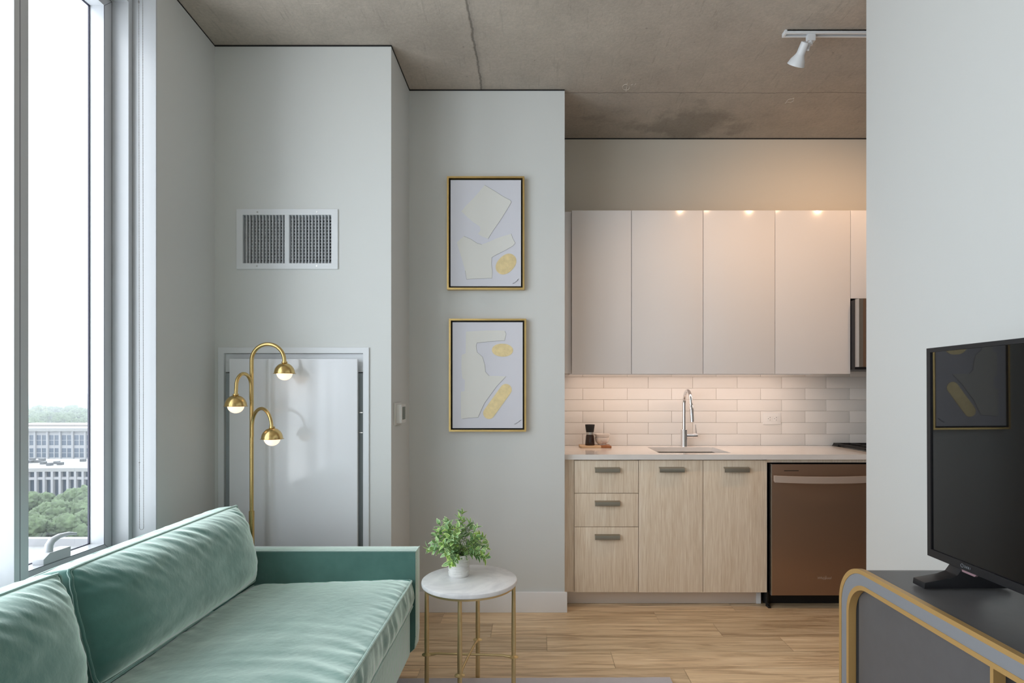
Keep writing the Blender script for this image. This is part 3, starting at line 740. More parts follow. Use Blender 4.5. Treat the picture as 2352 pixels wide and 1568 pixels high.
hb = obj('valve', B().tube([(fx + .018, fy, .985), (fx + .058, fy, .985), (fx + .0585, fy, .985), (fx + .061, fy, .985), (fx + .0615, fy, .985), (fx + .090, fy, .985)], [.0165, .0165, .015, .015, .0165, .0165], 24), M['chrome'], t)
obj('lever', B().tube([(fx + .084, fy, .998), (fx + .080, fy - .003, 1.03), (fx + .076, fy - .006, 1.062)], [.0036, .0030, .0030], 10), M['chrome'], t)

# base units
BD = 3.49; bz0, bz1 = .0894, .8756
def pull(xc, z, parent):
    hw = .074; y = BD
    b = B().prism([(y, z), (y - .004, z), (y - .022, z - .004), (y - .024, z - .007), (y - .0235, z - .029), (y - .0215, z - .030), (y - .0205, z - .011), (y - .004, z - .005), (y, z - .005)], 'x', xc - hw, xc + hw)
    return obj('handle', b, M['nickel'], parent)
t = thing('base_cabinet', 'light oak base cabinet with three drawers at the left end', 'cabinet', (.436, 3.8, .0894), 'light oak base cabinets')
obj('carcass', B().box(.2445, .626, BD + .02, DK - .02, bz0, CT0 - .001), M['oak'], t)
dz = [bz1, PZ(1132.5, BD), PZ(1209.5, BD), bz0]
for i in range(3):
    o = obj('drawer', B().box(.2455, .6258, BD, BD + .019, dz[i + 1] + .0015, dz[i] - .0015, .0008), M['oak'], t)
    pull(PX(1394.5, BD), PZ((1073.5, 1150.5, 1228)[i], BD - .02), o)
t = thing('base_cabinet', 'light oak two-door base cabinet under the sink', 'cabinet', (1.01, 3.8, .0894), 'light oak base cabinets')
obj('carcass', B().wallgrid('y', BD + .02, 3.53, .6275, 1.392, bz0, CT0 - .001, []).box(.6275, .6455, BD + .02, DK - .02, bz0, CT0 - .001).box(1.374, 1.392, BD + .02, DK - .02, bz0, CT0 - .001).box(.6275, 1.392, BD + .02, DK - .02, bz0, bz0 + .018), M['oak'], t)
for (a, c, hx) in ((.6275, 1.0102, 1542), (1.0112, 1.3935, 1690.5)):
    o = obj('door', B().box(a + .0012, c - .0012, BD, BD + .019, bz0, bz1, .0008), M['oak'], t)
    pull(PX(hx, BD), PZ(1073, BD - .02), o)
tag(obj('oak_filler_strip', B().box(.1835, .2435, BD + .012, BD + .03, bz0, CT0 - .001), M['oak']), 'narrow oak filler strip between the drawers and the side wall', 'cabinet filler')
tag(obj('filler_rail', B().box(1.3945, 2.062, BD + .006, BD + .024, PZ(1062, BD), CT0 - .001), M['oak']), 'thin oak rail under the worktop above the dishwasher', 'cabinet filler')
b = B().box(.184, 1.352, 3.552, 3.564, 0.002, .0885)
o = obj('toe_kick', b, M['alu']); tag(o, 'grey satin metal toe kick along the floor under oak cabinets', 'toe kick')
tag(obj('toe_kick_end', B().box(1.352, 1.378, 3.546, 3.70, 0.002, .0885), M['metal_white']), 'white end piece of toe kick beside the dishwasher', 'toe kick')

# dishwasher
t = thing('dishwasher', 'bronze-toned built-in dishwasher with curved bar handle', 'dishwasher', (1.725, 3.8, 0))
obj('tub', B().box(1.402, 2.042, 3.545, DK - .03, .10, .864), M['black2'], t)
fz0, fz1, fy_ = PZ(1367, 3.462), PZ(1066, 3.462), 3.462
obj('door', B().box(1.412, 2.030, fy_ + .006, 3.535, fz0 + .002, fz1 - .002, .001), M['black'], t)
obj('front_panel', B().box(1.4115, 2.031, fy_, fy_ + .0055, fz0, fz1, .0012), M['bronze'], t)
obj('edge_strip', B().box(1.4075, 1.4114, fy_ - .0004, fy_ + .030, fz0, fz1, .0006), M['steel'], t)
n = 28; top_ = []; x0, x1 = PX(1782, 3.42), 2.0
b = B(); rows = []
for i in range(n + 1):
    k = i / n; x = x0 + (x1 - x0) * k; y = fy_ - .030 - .022 * (1 - (2 * k - 1) ** 2); z = .773 - .004 * (1 - (2 * k - 1) ** 2)
    rows.append([b.bm.verts.new((x, y + a, z + c)) for (a, c) in ((0, .021), (-.004, .019), (-.004, -.019), (0, -.021), (.012, -.019), (.012, .019))])
for i in range(n):
    for q in range(6): b.bm.faces.new((rows[i][q], rows[i][(q + 1) % 6], rows[i + 1][(q + 1) % 6], rows[i + 1][q]))
b.bm.faces.new(rows[0]); b.bm.faces.new(rows[-1])
obj('handle', b, M['bronzeh'], t)
for xx in (x0 + .004, x1 - .022): obj('handle_mount', B().box(xx, xx + .018, fy_ - .028, fy_, .757, .79), M['bronzeh'], t)
obj('vent_slot', B().box(PX(1801, fy_), PX(1834.5, fy_), fy_ - .0004, fy_ + .001, PZ(1081.5, fy_), PZ(1079.8, fy_)), M['black2'], t)
b = B().box(1.40, 2.042, 3.560, 3.572, .0, .10); b.box(1.395, 1.402, 3.50, 3.56, .012, .10)
b.box(1.395, 1.41, 3.475, 3.50, .0, .012); b.lathe([(0, 0), (.012, 0), (.012, .02), (.005, .025), (.005, .07), (0, .07)], (1.405, 3.51, 0), 16)
obj('kick_plate', b, M['black2'], t)
def text(body, size, loc, rot, m, parent, shear=0.0, name='logo'):
    c = bpy.data.curves.new(name, 'FONT'); c.body = body; c.size = size; c.extrude = .0003; c.align_x = 'CENTER'; c.align_y = 'CENTER'; c.shear = shear
    c.materials.append(m)
    tmp = bpy.data.objects.new('tmp_text', c); COL.objects.link(tmp)
    dg = bpy.context.evaluated_depsgraph_get(); me = bpy.data.meshes.new_from_object(tmp.evaluated_get(dg)); bpy.data.objects.remove(tmp, do_unlink=True)
    o = bpy.data.objects.new(name, me); link(o, parent)
    if not me.materials: me.materials.append(m)
    o.location = Vector(loc) - wloc(parent); o.rotation_euler = rot; return o
text('Whirlpool', .020, (PX(1893, fy_), fy_ - .0006, PZ(1327, fy_)), (PI / 2, 0, 0), M['logo'], t, .25)
b = B(); b.tube([(PX(x, fy_), fy_ - .0006, PZ(y, fy_)) for (x, y) in ((1891, 1331), (1895, 1328.5), (1898.5, 1325), (1898, 1322.5), (1894.5, 1322.8))], .0006, 6)
obj('logo_swoosh', b, M['logo'], t)

# range
t = thing('gas_range', 'black cooktop of the range at the right end of worktop', 'range', (2.45, 3.8, 0))
obj('body', B().box(2.068, 2.822, 3.48, 4.06, .04, .893, .003), M['black'], t)
obj('cooktop', B().box(2.064, 2.826, 3.49, 4.06, .893, .905, .003), M['steel'], t)
obj('oven_door', B().box(2.075, 2.815, 3.45, 3.479, .20, .78, .004), M['bronze'], t)
obj('door_handle', B().tube([(2.12, 3.42, .74), (2.77, 3.42, .74)], .011, 14), M['bronzeh'], t)
obj('control_panel', B().box(2.07, 2.82, 3.46, 3.479, .79, .89, .003), M['bronze'], t)
for k in range(5): obj('knob', B().lathe([(0, 0), (.019, 0), (.017, .022), (0, .022)], (2.16 + k * .145, 3.46, .84), 20, Matrix.Rotation(PI / 2, 4, 'X')), M['black'], t)
b = B()
for gx in (2.075, 2.33, 2.585):
    b.ring([(gx, 3.52), (gx + .235, 3.52), (gx + .235, 4.05), (gx, 4.05)], [(gx + .014, 3.534), (gx + .221, 3.534), (gx + .221, 4.036), (gx + .014, 4.036)], 'z', .918, .932)
    for yy in (3.66, 3.785, 3.91): b.box(gx, gx + .235, yy - .006, yy + .006, .918, .932, .002)
    b.box(gx + .11, gx + .124, 3.52, 4.05, .918, .932, .002)
    for (fx_, fy2) in ((gx + .007, 3.527), (gx + .228, 3.527), (gx + .007, 4.043), (gx + .228, 4.043)): b.box(fx_ - .007, fx_ + .007, fy2 - .007, fy2 + .007, .905, .92)
b.prism([(2.063, .912), (2.070, .918), (2.076, .931), (2.09, .931), (2.09, .912)], 'y', 3.98, 4.05)
obj('grates', b, M['black2'], t)

# microwave
t = thing('microwave', 'black and bronze over-the-range microwave at the kitchen\'s right edge', 'microwave', (2.41, 3.85, 1.425))
obj('body', B().box(2.031, 2.789, 3.70, DK - .01, 1.425, 1.866, .002), M['black'], t)
b = B(); b.prism([(2.033, 3.698), (2.033, 3.690), (2.040, 3.668), (2.787, 3.668), (2.787, 3.698)], 'z', 1.441, 1.868); obj('door', b, M['bronze'], t)
obj('door_edge', B().prism([(2.0322, 3.6985), (2.0322, 3.689), (2.040, 3.6672), (2.0655, 3.6672), (2.0655, 3.6985)], 'z', 1.4408, 1.8682), M['steel'], t)
obj('door_window', B().box(2.085, 2.60, 3.6665, 3.6678, 1.49, 1.80, .0), M['screen'], t)
obj('door_handle', B().tube([(2.66, 3.64, 1.47), (2.66, 3.635, 1.65), (2.66, 3.64, 1.84)], .009, 12), M['bronzeh'], t)

# things on the worktop
by = 3.90
cbx0, cbx1 = PX(1333, 3.86), PX(1405, 3.86)
t = thing('cutting_board', 'small pale cutting board with darker wood end on worktop', 'cutting board', ((cbx0 + cbx1) / 2, 3.93, CT1))
xm = PX(1381, 3.86)
obj('board', B().prism([(cbx0, 3.90), (cbx0 + .012, 3.865), (xm, 3.865), (xm, 4.0), (cbx0, 4.0)], 'z', CT1 + .0005, CT1 + .014, .002), M['cork'], t)
obj('wood_end', B().box(xm, cbx1, 3.865, 4.0, CT1 + .0005, CT1 + .014, .003), M['acacia'], t)
gx, gy, gz = PX(1355, 3.93), 3.93, CT1 + .014
t = thing('pepper_grinder', 'glass pepper grinder with flared black cap on the cutting board', 'pepper grinder', (gx, gy, gz))
obj('jar', B().lathe([(0, 0), (.031, 0), (.032, .004), (.0305, .03), (.027, .062), (.0235, .072), (0, .072)], (gx, gy, gz), 28), M['pepper'], t)
obj('collar', B().lathe([(0, .072), (.0255, .072), (.0255, .088), (0, .088)], (gx, gy, gz), 28), M['steel'], t)
obj('cap', B().lathe([(0, .088), (.0255, .088), (.028, .105), (.0325, .136), (.031, .139), (0, .139)], (gx, gy, gz), 28), M['black2'], t)
bx_ = PX(1382.5, 3.955); byw = 3.955
bp = [(0, 0), (.028, 0), (.028, .005), (.0295, .008), (.044, .022), (.049, .042), (.0495, .052), (.046, .052), (.044, .040), (.03, .014), (0, .010)]
o = obj('bowl', B().lathe(bp, (bx_, byw, gz), 36), M['ceramic']); tag(o, 'white ceramic bowl on the cutting board, lower of the stack', 'bowl', 'stacked white bowls')
bp2 = [(0, .012), (.028, .012), (.034, .014), (.044, .026), (.0515, .042), (.0535, .045), (.0535, .048), (.049, .047), (.04, .028), (.02, .018), (0, .017)]
o = obj('bowl', B().lathe([(r, z + .0265) for r, z in bp2], (bx_, byw, gz), 36), M['ceramic']); tag(o, 'shallow white ceramic bowl nested on top of the stack', 'bowl', 'stacked white bowls')

# track light
t = thing('track_light', 'white ceiling track with a small tilted spotlight at its end', 'track light', (2.1, 2.87, CEIL - .018))
b = B().box(PX(1808, 2.853), 3.2, 2.853, 2.862, CEIL - .018, CEIL); b.box(PX(1808, 2.853), 3.2, 2.879, 2.888, CEIL - .018, CEIL); b.box(PX(1808, 2.853), 3.2, 2.853, 2.888, CEIL - .006, CEIL)
obj('rail', b, M['metal_white'], t)
obj('end_cap', B().box(PX(1803, 2.853), PX(1808, 2.853), 2.852, 2.889, CEIL - .0185, CEIL, .001), M['metal_white'], t)
obj('rail_groove', B().box(PX(1811, 2.853), 3.2, 2.8622, 2.8788, CEIL - .008, CEIL - .006), M['black2'], t)
def head(x, aim, first=False):
    a = obj('adapter', B().box(x - .018, x + .020, 2.858, 2.884, CEIL - .048, CEIL - .010, .003), M['metal_white'], t)
    kx = x
    br = obj('bracket', B().tube([(kx, 2.87, CEIL - .045), (kx, 2.87, CEIL - .066)], .010, 14).tube([(kx - .006, 2.866, CEIL - .060), (kx - .020, 2.856, CEIL - .098)], .0065, 10), M['metal_white'], t)
    top = Vector((kx - .040, 2.838, CEIL - .070)); ax = Vector(aim).normalized()
    q = Vector((0, 0, 1)).rotation_difference(ax).to_matrix().to_4x4()
    prof = [(0, -.004), (.0185, 0), (.0195, .004), (.020, .048), (.022, .056), (.036, .080), (.0425, .100), (.0425, .102), (.040, .101), (.033, .080), (.018, .058), (0, .056)]
    obj('lamp_head', B().lathe(prof, top, 32, q), M['metal_white'], t)
    obj('bulb', B().lathe([(0, .080), (.031, .080), (.028, .084), (0, .086)], top, 24, q), M['spotlens'], t)
for hx in (PX(1864, 2.86), 1.81, 2.33): head(hx, (-.20, .80, -.88))

# chalk survey marks on the slab
def cp(x, y): d = F * (CEIL - EYE) / (900 - y); return (PX(x, d), d, CEIL - .0006)
M['chalk'] = mat('chalk', srgb(214, 208, 198), .9)
o = obj('chalk_mark', B().tube([cp(1438 + 8 * math.cos(a), 200 + 6.5 * math.sin(a)) for a in [2 * PI * i / 20 for i in range(20)]], .0016, 5, closed=True)
    .tube([cp(1441, 189), cp(1440, 200), cp(1438, 211)], .0016, 5).tube([cp(1449, 195), cp(1454, 193), cp(1457, 196), cp(1461, 191)], .0012, 5), M['chalk'])
tag(o, 'chalk circle with a stroke through it on the concrete ceiling', 'chalk mark', 'chalk marks')
o = obj('chalk_mark', B().tube([cp(1806, 233), cp(1811, 228), cp(1817, 227), cp(1824, 225), cp(1823, 231), cp(1816, 235), cp(1808, 234), cp(1803, 237)], .0014, 5), M['chalk'])
tag(o, 'faint chalk loop on the concrete ceiling near the right edge', 'chalk mark', 'chalk marks')

# ================================================================== FLOOR LAMP
lx, ly = PX(578, 2.85), 2.85
t = thing('floor_lamp', 'brass floor lamp with three arching arms and domed shades behind the sofa', 'floor lamp', (lx, ly, 0))
obj('base', B().lathe([(0, .0), (.09, .0), (.09, .010), (.086, .014), (.02, .016), (.014, .03), (0, .03)], (lx, ly, 0), 40), M['brass'], t)
zz = lambda y, d=ly: PZ(y, d)
apx, apz = (PX(653, ly) - lx) / 2, zz(829)
rr = apx
ztop = zz(790) - rr
obj('lower_tube', B().tube([(lx, ly, .02), (lx, ly, zz(1173))], .0125, 18), M['brass'], t)
obj('pole', B().tube([(lx, ly, zz(1174)), (lx, ly, ztop)] + [tuple(p) for p in arc((lx + rr, ly, ztop), rr, PI, .03, 20, ((1, 0, 0), (0, 0, 1)))][1:] + [(lx + 2 * rr + .001, ly, zz(831))], .0092, 18), M['brass'], t)
def shade(x, y, ztopp, name_i):
    k = 1.0
    c = obj('collar', B().lathe([(0, 0), (.0135, 0), (.0135, -.006), (.011, -.007), (.011, -.013), (0, -.013)], (x, y, ztopp + .006), 20), M['brass'], t)
    R_ = .0475
    prof = [(.010, 0)] + [(R_ * math.sin(a), -.050 * (1 - math.cos(a))) for a in [i * PI / 2 / 14 for i in range(3, 15)]] + [(.0525, -.0515), (.0525, -.053), (.0465, -.0525)] + [((R_ - .0015) * math.sin(a), -.002 - .049 * (1 - math.cos(a))) for a in [i * PI / 2 / 10 for i in range(9, 0, -1)]] + [(0, -.003)]
    s = obj('lamp_shade', B().lathe(prof, (x, y, ztopp), 40), M['brass'], t)
    zc = ztopp - .049
    gp = [(0, .036)] + [(.0365 * math.sin(a), .036 * math.cos(a)) for a in [PI * i / 16 for i in range(1, 16)]] + [(0, -.036)]
    obj('bulb', B().lathe(gp, (x, y, zc), 32), M['bulb'], t)
shade(lx + 2 * rr + .001, ly, zz(833), 0)
# left arm comes forward and to the left, right arm forward and to the right
def arm(xe, ye_d, ytop_px, yend_px, zroot):
    """xe pixel x of the shade centre, ye_d its depth"""
    X1 = PX(xe, ye_d); Z1 = PZ(yend_px, ye_d)
    v = Vector((X1 - lx, ye_d - ly, 0)); Lh = v.length; u = v.normalized(); R2 = Lh / 2
    c = Vector((lx, ly, 0)) + v / 2
    zt = PZ(ytop_px, (ly + ye_d) / 2) - R2 * 1.0
    pts = [(lx, ly, zroot), (lx + u.x * .004, ly + u.y * .004, zroot + .02)]
    pts += [c + u * (-(R2 - .004) * math.cos(a)) + Vector((0, 0, zt + R2 * math.sin(a))) for a in [PI * i / 18 for i in range(19)]]
    pts += [(X1, ye_d, Z1 - .002)]
    obj('arm', B().tube(pts, .0082, 16), M['brass'], t)
    shade(X1, ye_d, Z1, 1)
arm(541.5, 2.735, 858, 907, zz(925))
arm(625, 2.745, 938, 982, zz(1010))

# ================================================================== SOFA
t = thing('sofa', 'green velvet sofa under the window with loose piped cushions', 'sofa', (-1.03, 1.55, 0))
b = B()
# arm at the far end
b.prism([(-1.54, .15), (-.545, .14), (-.516, .165), (-.512, .22), (-.512, .588), (-1.54, .588)], 'y', 2.547, 2.642, .006)
obj('armrest', b, M['velvet'], t)
b = B().prism([(-1.54, .15), (-.545, .14), (-.516, .165), (-.512, .22), (-.512, .588), (-1.54, .588)], 'y', .45, .545, .006)
obj('armrest', b, M['velvet'], t)
obj('arm_piping', B().tube([(-1.50, 2.549, .5875), (-.5135, 2.549, .5875)], .0028, 8).tube([(-.5135, 2.549, .5875), (-.5135, 2.64, .5875)], .0028, 8), M['velvet'], t)
b = B(); b.box(-1.46, -.535, .546, 2.546, .14, .335, .014, 3); obj('seat_base', b, M['velvet'], t)
b = B(); b.prism([(-1.555, .14), (-1.44, .14), (-1.47, .63), (-1.49, .655), (-1.54, .655), (-1.555, .64)], 'y', .45, 2.642, .006); obj('back_frame', b, M['velvet'], t)
for (x, y) in ((-.62, .65), (-.62, 2.5), (-1.46, .6), (-1.46, 2.5)):
    obj('leg', B().tube([(x, y, .0102 if x > -.9 else 0), (x, y, .141)], [.014, .021], 16), M['maple_dark'], t)

def rsq(u, v, rc):
    """pull the corners of the unit square in"""
    return u * (1 - rc * (abs(v) ** 8) * u * u * 0.5), v * (1 - rc * (abs(u) ** 8) * v * v * 0.5)
def cushion(name, parent, o3, U, V, Nn, W, H, T, bulge, bulgeback, seed, nu=150, nv=64, wr=.006, crease=None, boxwr=.0, power=(6, 4), sag=0.0, bottomw=1.0, ep=.55):
    """o3 centre of the middle plane; U width axis, V height axis, Nn outward (front) normal"""
    o3, U, V, Nn = map(Vector, (o3, U, V, Nn))
    b = B(); bm = b.bm
    su, sv = W / 2, H / 2
    def seam(u, v, side):
        a, c = rsq(u, v, .03)
        wob = .004 * noise.noise(Vector((u * 4 + seed, v * 4, side * 3)))
        return o3 + U * (a * su) + V * (c * sv + sag * (1 - u * u) * (v if v > 0 else 0)) + Nn * (side * T / 2 + wob)
    def surf(u, v, side, bl):
        p = seam(u, v, side)
        e = (1 - abs(u) ** power[0]) * (1 - abs(v) ** power[1])
        e = max(e, 0) ** ep
        du, dv = (1 - abs(u)) * su, (1 - abs(v)) * sv
        # puckers that run away from the seams
        w1_ = math.exp(-dv / .055) * (noise.noise(Vector((u * su * 30 + v * 5, v * 2.0 + seed, side))) + .6 * noise.noise(Vector((u * su * 75 + v * 8, v * 2.0 + seed, side + 5)))) * (1 - math.exp(-dv / .006)) * (1 if v > 0 else bottomw)
        w2_ = math.exp(-du / .06) * noise.noise(Vector((u * 2.0, v * sv * 42 + u * 2, seed + side * 7))) * (1 - math.exp(-du / .006))
        big = noise.noise(Vector((u * su * 4, v * sv * 5, seed + 11)))
        q = e * bl + side * 0 + wr * 1.5 * w1_ + wr * .8 * w2_ + .9 * wr * big * e
        if crease: q += crease(u, v) * e
        return p + Nn * (side * q)
    G = {}
    for side, bl in ((1, bulge), (-1, bulgeback)):
        for i in range(nu + 1):
            for j in range(nv + 1):
                uu = math.sin((i / nu * 2 - 1) * PI / 2) * .35 + (i / nu * 2 - 1) * .65
                vv = math.sin((j / nv * 2 - 1) * PI / 2) * .35 + (j / nv * 2 - 1) * .65
                G[(side, i, j)] = bm.verts.new(surf(uu, vv, side, bl))
        for i in range(nu):
            for j in range(nv):
                q = [G[(side, i, j)], G[(side, i + 1, j)], G[(side, i + 1, j + 1)], G[(side, i, j + 1)]]
                bm.faces.new(q if side > 0 else q[::-1])
    # boxing band, slightly puckered and bulged
    loop = [(i, 0) for i in range(nu)] + [(nu, j) for j in range(nv)] + [(nu - i, nv) for i in range(nu)] + [(0, nv - j) for j in range(nv)]
    nb = 6; prev = [G[(1, i, j)] for (i, j) in loop]; n = len(loop)
    cc = [(G[(1, i, j)].co.copy(), G[(-1, i, j)].co.copy()) for (i, j) in loop]
    for k in range(1, nb + 1):
        f = k / nb; cur = []
        for m_, (i, j) in enumerate(loop):
            if k == nb: cur.append(G[(-1, i, j)]); continue
            A, C_ = cc[m_]; p = A.lerp(C_, f)
            out = (U * ((p - o3).dot(U) / su) if i in (0, nu) else Vector()) + (V * ((p - o3).dot(V) / sv) if j in (0, nv) else Vector())
            if out.length > 0: out.normalize()
            s_ = (p - o3).dot(U) + (p - o3).dot(V)
            p = p + out * (.010 * math.sin(PI * f) + boxwr * math.sin(PI * f) * noise.noise(Vector((s_ * 26, f * 1.5 + s_ * 3, seed))))
            cur.append(bm.verts.new(p))
        for m_ in range(n):
            m2 = (m_ + 1) % n
            bm.faces.new((prev[m_], cur[m_], cur[m2], prev[m2]))
        prev = cur
    oo = obj(name, b, M['velvet'], parent, smooth=75)
    ring1 = [c[0] for c in cc][::2]; ring2 = [c[1] for c in cc][::2]
    pb = B(); pb.tube(ring1, .0056, 8, closed=True); pb.tube(ring2, .0056, 8, closed=True)
    obj('piping', pb, M['velvet'], oo)
    return oo
# back cushions
Uv = (0, 1, 0)
def vn(a, b_):
    v = Vector((b_[0] - a[0], 0, b_[1] - a[1])); return v.normalized(), v.length
botp, topp = (-1.195, .475), (-1.273, .797)
V_, H_ = vn(botp, topp); N_ = Vector((V_.z, 0, -V_.x))
T_ = .12
def backc(y0, y1, seed):
    c = Vector(((botp[0] + topp[0]) / 2, (y0 + y1) / 2, (botp[1] + topp[1]) / 2)) - N_ * (T_ / 2)
    cushion('back_cushion', t, c, Uv, V_, N_, y1 - y0, H_, T_, .096, .02, seed, wr=.0085, boxwr=.006, power=(5.5, 3.6), bottomw=.25, ep=.66)
backc(1.600, 2.515, 3.3); backc(.60, 1.572, 9.1)
# bench seat cushion
def seatcrease(u, v):
    # u along the sofa, v towards the front: long soft folds across the seat
    y = 1.545 + u * .995
    a = math.exp(-((y - 1.75) / .30) ** 2) * (0.5 + .5 * v)
    return a * .010 * noise.noise(Vector((y * 17 + .25 * v * v * 6, v * 1.0, 4.2))) + .010 * math.exp(-((u - .85) / .3) ** 2)
cushion('seat_cushion', t, (-.865, 1.5465, .402), (0, 1, 0), (.99955, 0, .03), (-.03, 0, .99955), 1.99, .69, .108, .016, .0, 5.5, nu=260, nv=90, wr=.004, crease=seatcrease, boxwr=.013, power=(10, 8))

# ================================================================== SIDE TABLE, PLANT
tx, ty, tz = -.268, 2.462, .5
t = thing('side_table', 'round marble-topped side table with slim brass legs beside the sofa', 'side table', (tx, ty, 0))
obj('tabletop', B().lathe([(0, tz - .022), (.192, tz - .022), (.1985, tz - .018), (.200, tz - .010), (.1985, tz - .003), (.194, tz), (0, tz)], (tx, ty, 0), 96), M['marble'], t)
obj('ring', B().lathe([(.178, tz - .030), (.190, tz - .030), (.191, tz - .022), (.178, tz - .022), (.178, tz - .030)], (tx, ty, 0), 72), M['satinbrass'], t)
fs = [(-.188, .018), (-.021, -.170), (.190, -.006), (.019, .170)]
zr = .173
for (a, c) in fs:
    k = .975; zb_ = 0.0 if c > .1 else .0102
    obj('leg', B().lathe([(0, zb_), (.0095, zb_), (.0095, .02), (.0088, zr - .006), (.0115, zr - .005), (.0205, zr - .001), (.0205, zr + .001), (.0115, zr + .005), (.0088, zr + .007), (.0098, zr + .05), (.0085, tz - .10), (.0078, tz - .030), (0, tz - .030)], (tx + a * k, ty + c * k, 0), 20), M['satinbrass'], t)
b = B()
for (i, j) in ((0, 2), (1, 3)):
    A = Vector((tx + fs[i][0] * .975, ty + fs[i][1] * .975, zr)); C_ = Vector((tx + fs[j][0] * .975, ty + fs[j][1] * .975, zr))
    pts = [A.lerp(C_, k) + Vector((0, 0, z)) for k, z in ((.03, 0), (.08, .002), (.12, .005 + .001 * i), (.5, .005 + .004 * i), (.88, .005 + .001 * i), (.92, .002), (.97, 0))]
    b.tube(pts, [.0070, .0062, .0050, .0048, .0050, .0062, .0070], 12)
obj('stretcher', b, M['satinbrass'], t)
# plant
px_, py_ = PX(1054, 2.50), 2.502
t = thing('potted_plant', 'small leafy green plant in a white ribbed pot on side table', 'plant', (px_, py_, tz))
prof = [(0, 0), (.040, 0), (.0435, .004), (.0445, .012)]
for i in range(14):
    z = .014 + i * .0052; prof.append((.0442 + (.0012 if i % 2 else -.0008), z))
prof += [(.0455, .088), (.0455, .093), (.0415, .093), (.041, .080), (0, .080)]
b = B().lathe(prof, (px_, py_, tz), 48)
for v in b.bm.verts:
    if tz + .012 < v.co.z < tz + .086:
        a = math.atan2(v.co.y - py_, v.co.x - px_); v.co.z += .0022 * math.sin(3 * a + v.co.z * 400)
obj('pot', b, M['potc'], t)
obj('soil', B().lathe([(0, .0815), (.0408, .0815)], (px_, py_, tz), 32), M['soil'], t)
def plant():
    rnd = random.Random(21)
    bm = bmesh.new(); uvl = bm.loops.layers.uv.new('UVMap'); sb = B()
    def leaf(p, d, up, L, Wd, tint):
        d = d.normalized(); s = d.cross(up)
        if s.length < 1e-4: s = Vector((1, 0, 0))
        s.normalize(); nrm = s.cross(d).normalized()
        rows = []; n = 7
        for i in range(n + 1):
            k = i / n; wv = Wd * (math.sin(PI * min(1, k * 1.02) ** .85) ** .8 if 0 < k < 1 else 0)
            c = p + d * (L * k) - nrm * (L * .22 * k * k)
            rows.append((c - s * wv + nrm * wv * .35, c, c + s * wv + nrm * wv * .35))
        vs = [[bm.verts.new(q) for q in r] for r in rows]
        for i in range(n):
            for h in (0, 1):
                f = bm.faces.new((vs[i][h], vs[i][h + 1], vs[i + 1][h + 1], vs[i + 1][h])); f.smooth = True
                for l in f.loops:
                    edge = 0.0 if l.vert in (vs[i][1], vs[i + 1][1]) else 1.0
                    if i == n - 1 and edge == 0: edge = .8
                    l[uvl].uv = (edge, tint)
    base = Vector((px_, py_, tz + .082))
    for sidx in range(46):
        az = rnd.uniform(0, 2 * PI); el = rnd.uniform(.02, 1.0)
        th = math.acos(1 - el * .97)  # from vertical
        rad = .106 + .022 * rnd.random()
        tip = base + Vector((math.sin(th) * math.cos(az) * rad, math.sin(th) * math.sin(az) * rad * .9, math.cos(th) * rad * 1.38 - .012 * el + .008))
        st = base + Vector((rnd.uniform(-.022, .022), rnd.uniform(-.022, .022), -.005))
        mid = st.lerp(tip, .5) + Vector((0, 0, .022 * el + .004))
        P = [st * (1 - k) ** 2 + mid * 2 * k * (1 - k) + tip * k * k for k in [i / 8 for i in range(9)]]
        sb.tube(P, .0011, 5)
        ph_ = rnd.uniform(0, PI)
        for i in range(2, 9):
            if i in (3,) : continue
            dr = (P[i] - P[i - 1]).normalized(); side = dr.orthogonal().normalized()
            for h in (0, 1):
                a = ph_ + i * PI / 2 + h * PI
                o_ = Matrix.Rotation(a, 3, dr) @ side
                dd = (o_ * .8 + dr * .75); L = rnd.uniform(.024, .034) * (.85 + .25 * (i / 8))
                leaf(P[i], dd, (dr + Vector((0, 0, .6))).normalized(), L, L * .25, rnd.random() ** 1.4)
        leaf(P[-1], dr, o_, .030, .0075, rnd.random())
    me = bpy.data.meshes.new('foliage'); off = wloc(t)
    for v in bm.verts: v.co -= off
    bm.to_mesh(me); bm.free(); me.materials.append(M['leaf'])
    o = bpy.data.objects.new('foliage', me); link(o, t)
    obj('stems', sb, M['stem'], t)
plant()

# ================================================================== CONSOLE, TV
XC = .959; XB = 1.455; H0 = .762; Y0, Y1, RC = .20, 1.835, .125
def rrect(y0, y1, z0, z1, r, n=14):
    out = []
    for (cy, cz_, a0) in ((y1 - r, z1 - r, 0), (y0 + r, z1 - r, PI / 2), (y0 + r, z0 + r, PI), (y1 - r, z0 + r, 1.5 * PI)):
        out += [(cy + r * math.cos(a0 + i * PI / 2 / n), cz_ + r * math.sin(a0 + i * PI / 2 / n)) for i in range(n + 1)]
    return out
t = thing('media_console', 'charcoal console with rounded corners and gold edging under the television', 'console', (1.2, 1.0, 0))
b0 = .0
def off(k): return rrect(Y0 + k, Y1 - k, b0 + k, H0 - k, RC - k * .55)
obj('shell', B().ring(off(.004), off(.052), 'x', XC + .006, XB), M['console'], t)
obj('front_band', B().ring(off(.0115), off(.0435), 'x', XC + .0008, XC + .0075), M['consoleband'], t)
obj('outer_trim', B().ring(off(0), off(.012), 'x', XC - .001, XC + .016), M['goldtrim'], t)
obj('inner_trim', B().ring(off(.043), off(.055), 'x', XC - .001, XC + .022), M['goldtrim'], t)
for (ya, yb) in ((1.235, 1.768), (.262, .80)):
    obj('cupboard', B().box(XC + .024, XB - .01, ya, yb, .26, H0 - .053), M['console'], t)
    b = B(); b.box(XC + .004, XC + .030, ya - .009, ya, .255, H0 - .054); b.box(XC + .004, XC + .030, ya - .009, yb, .248, .258)
    obj('cupboard_trim', b, M['goldtrim'], t)
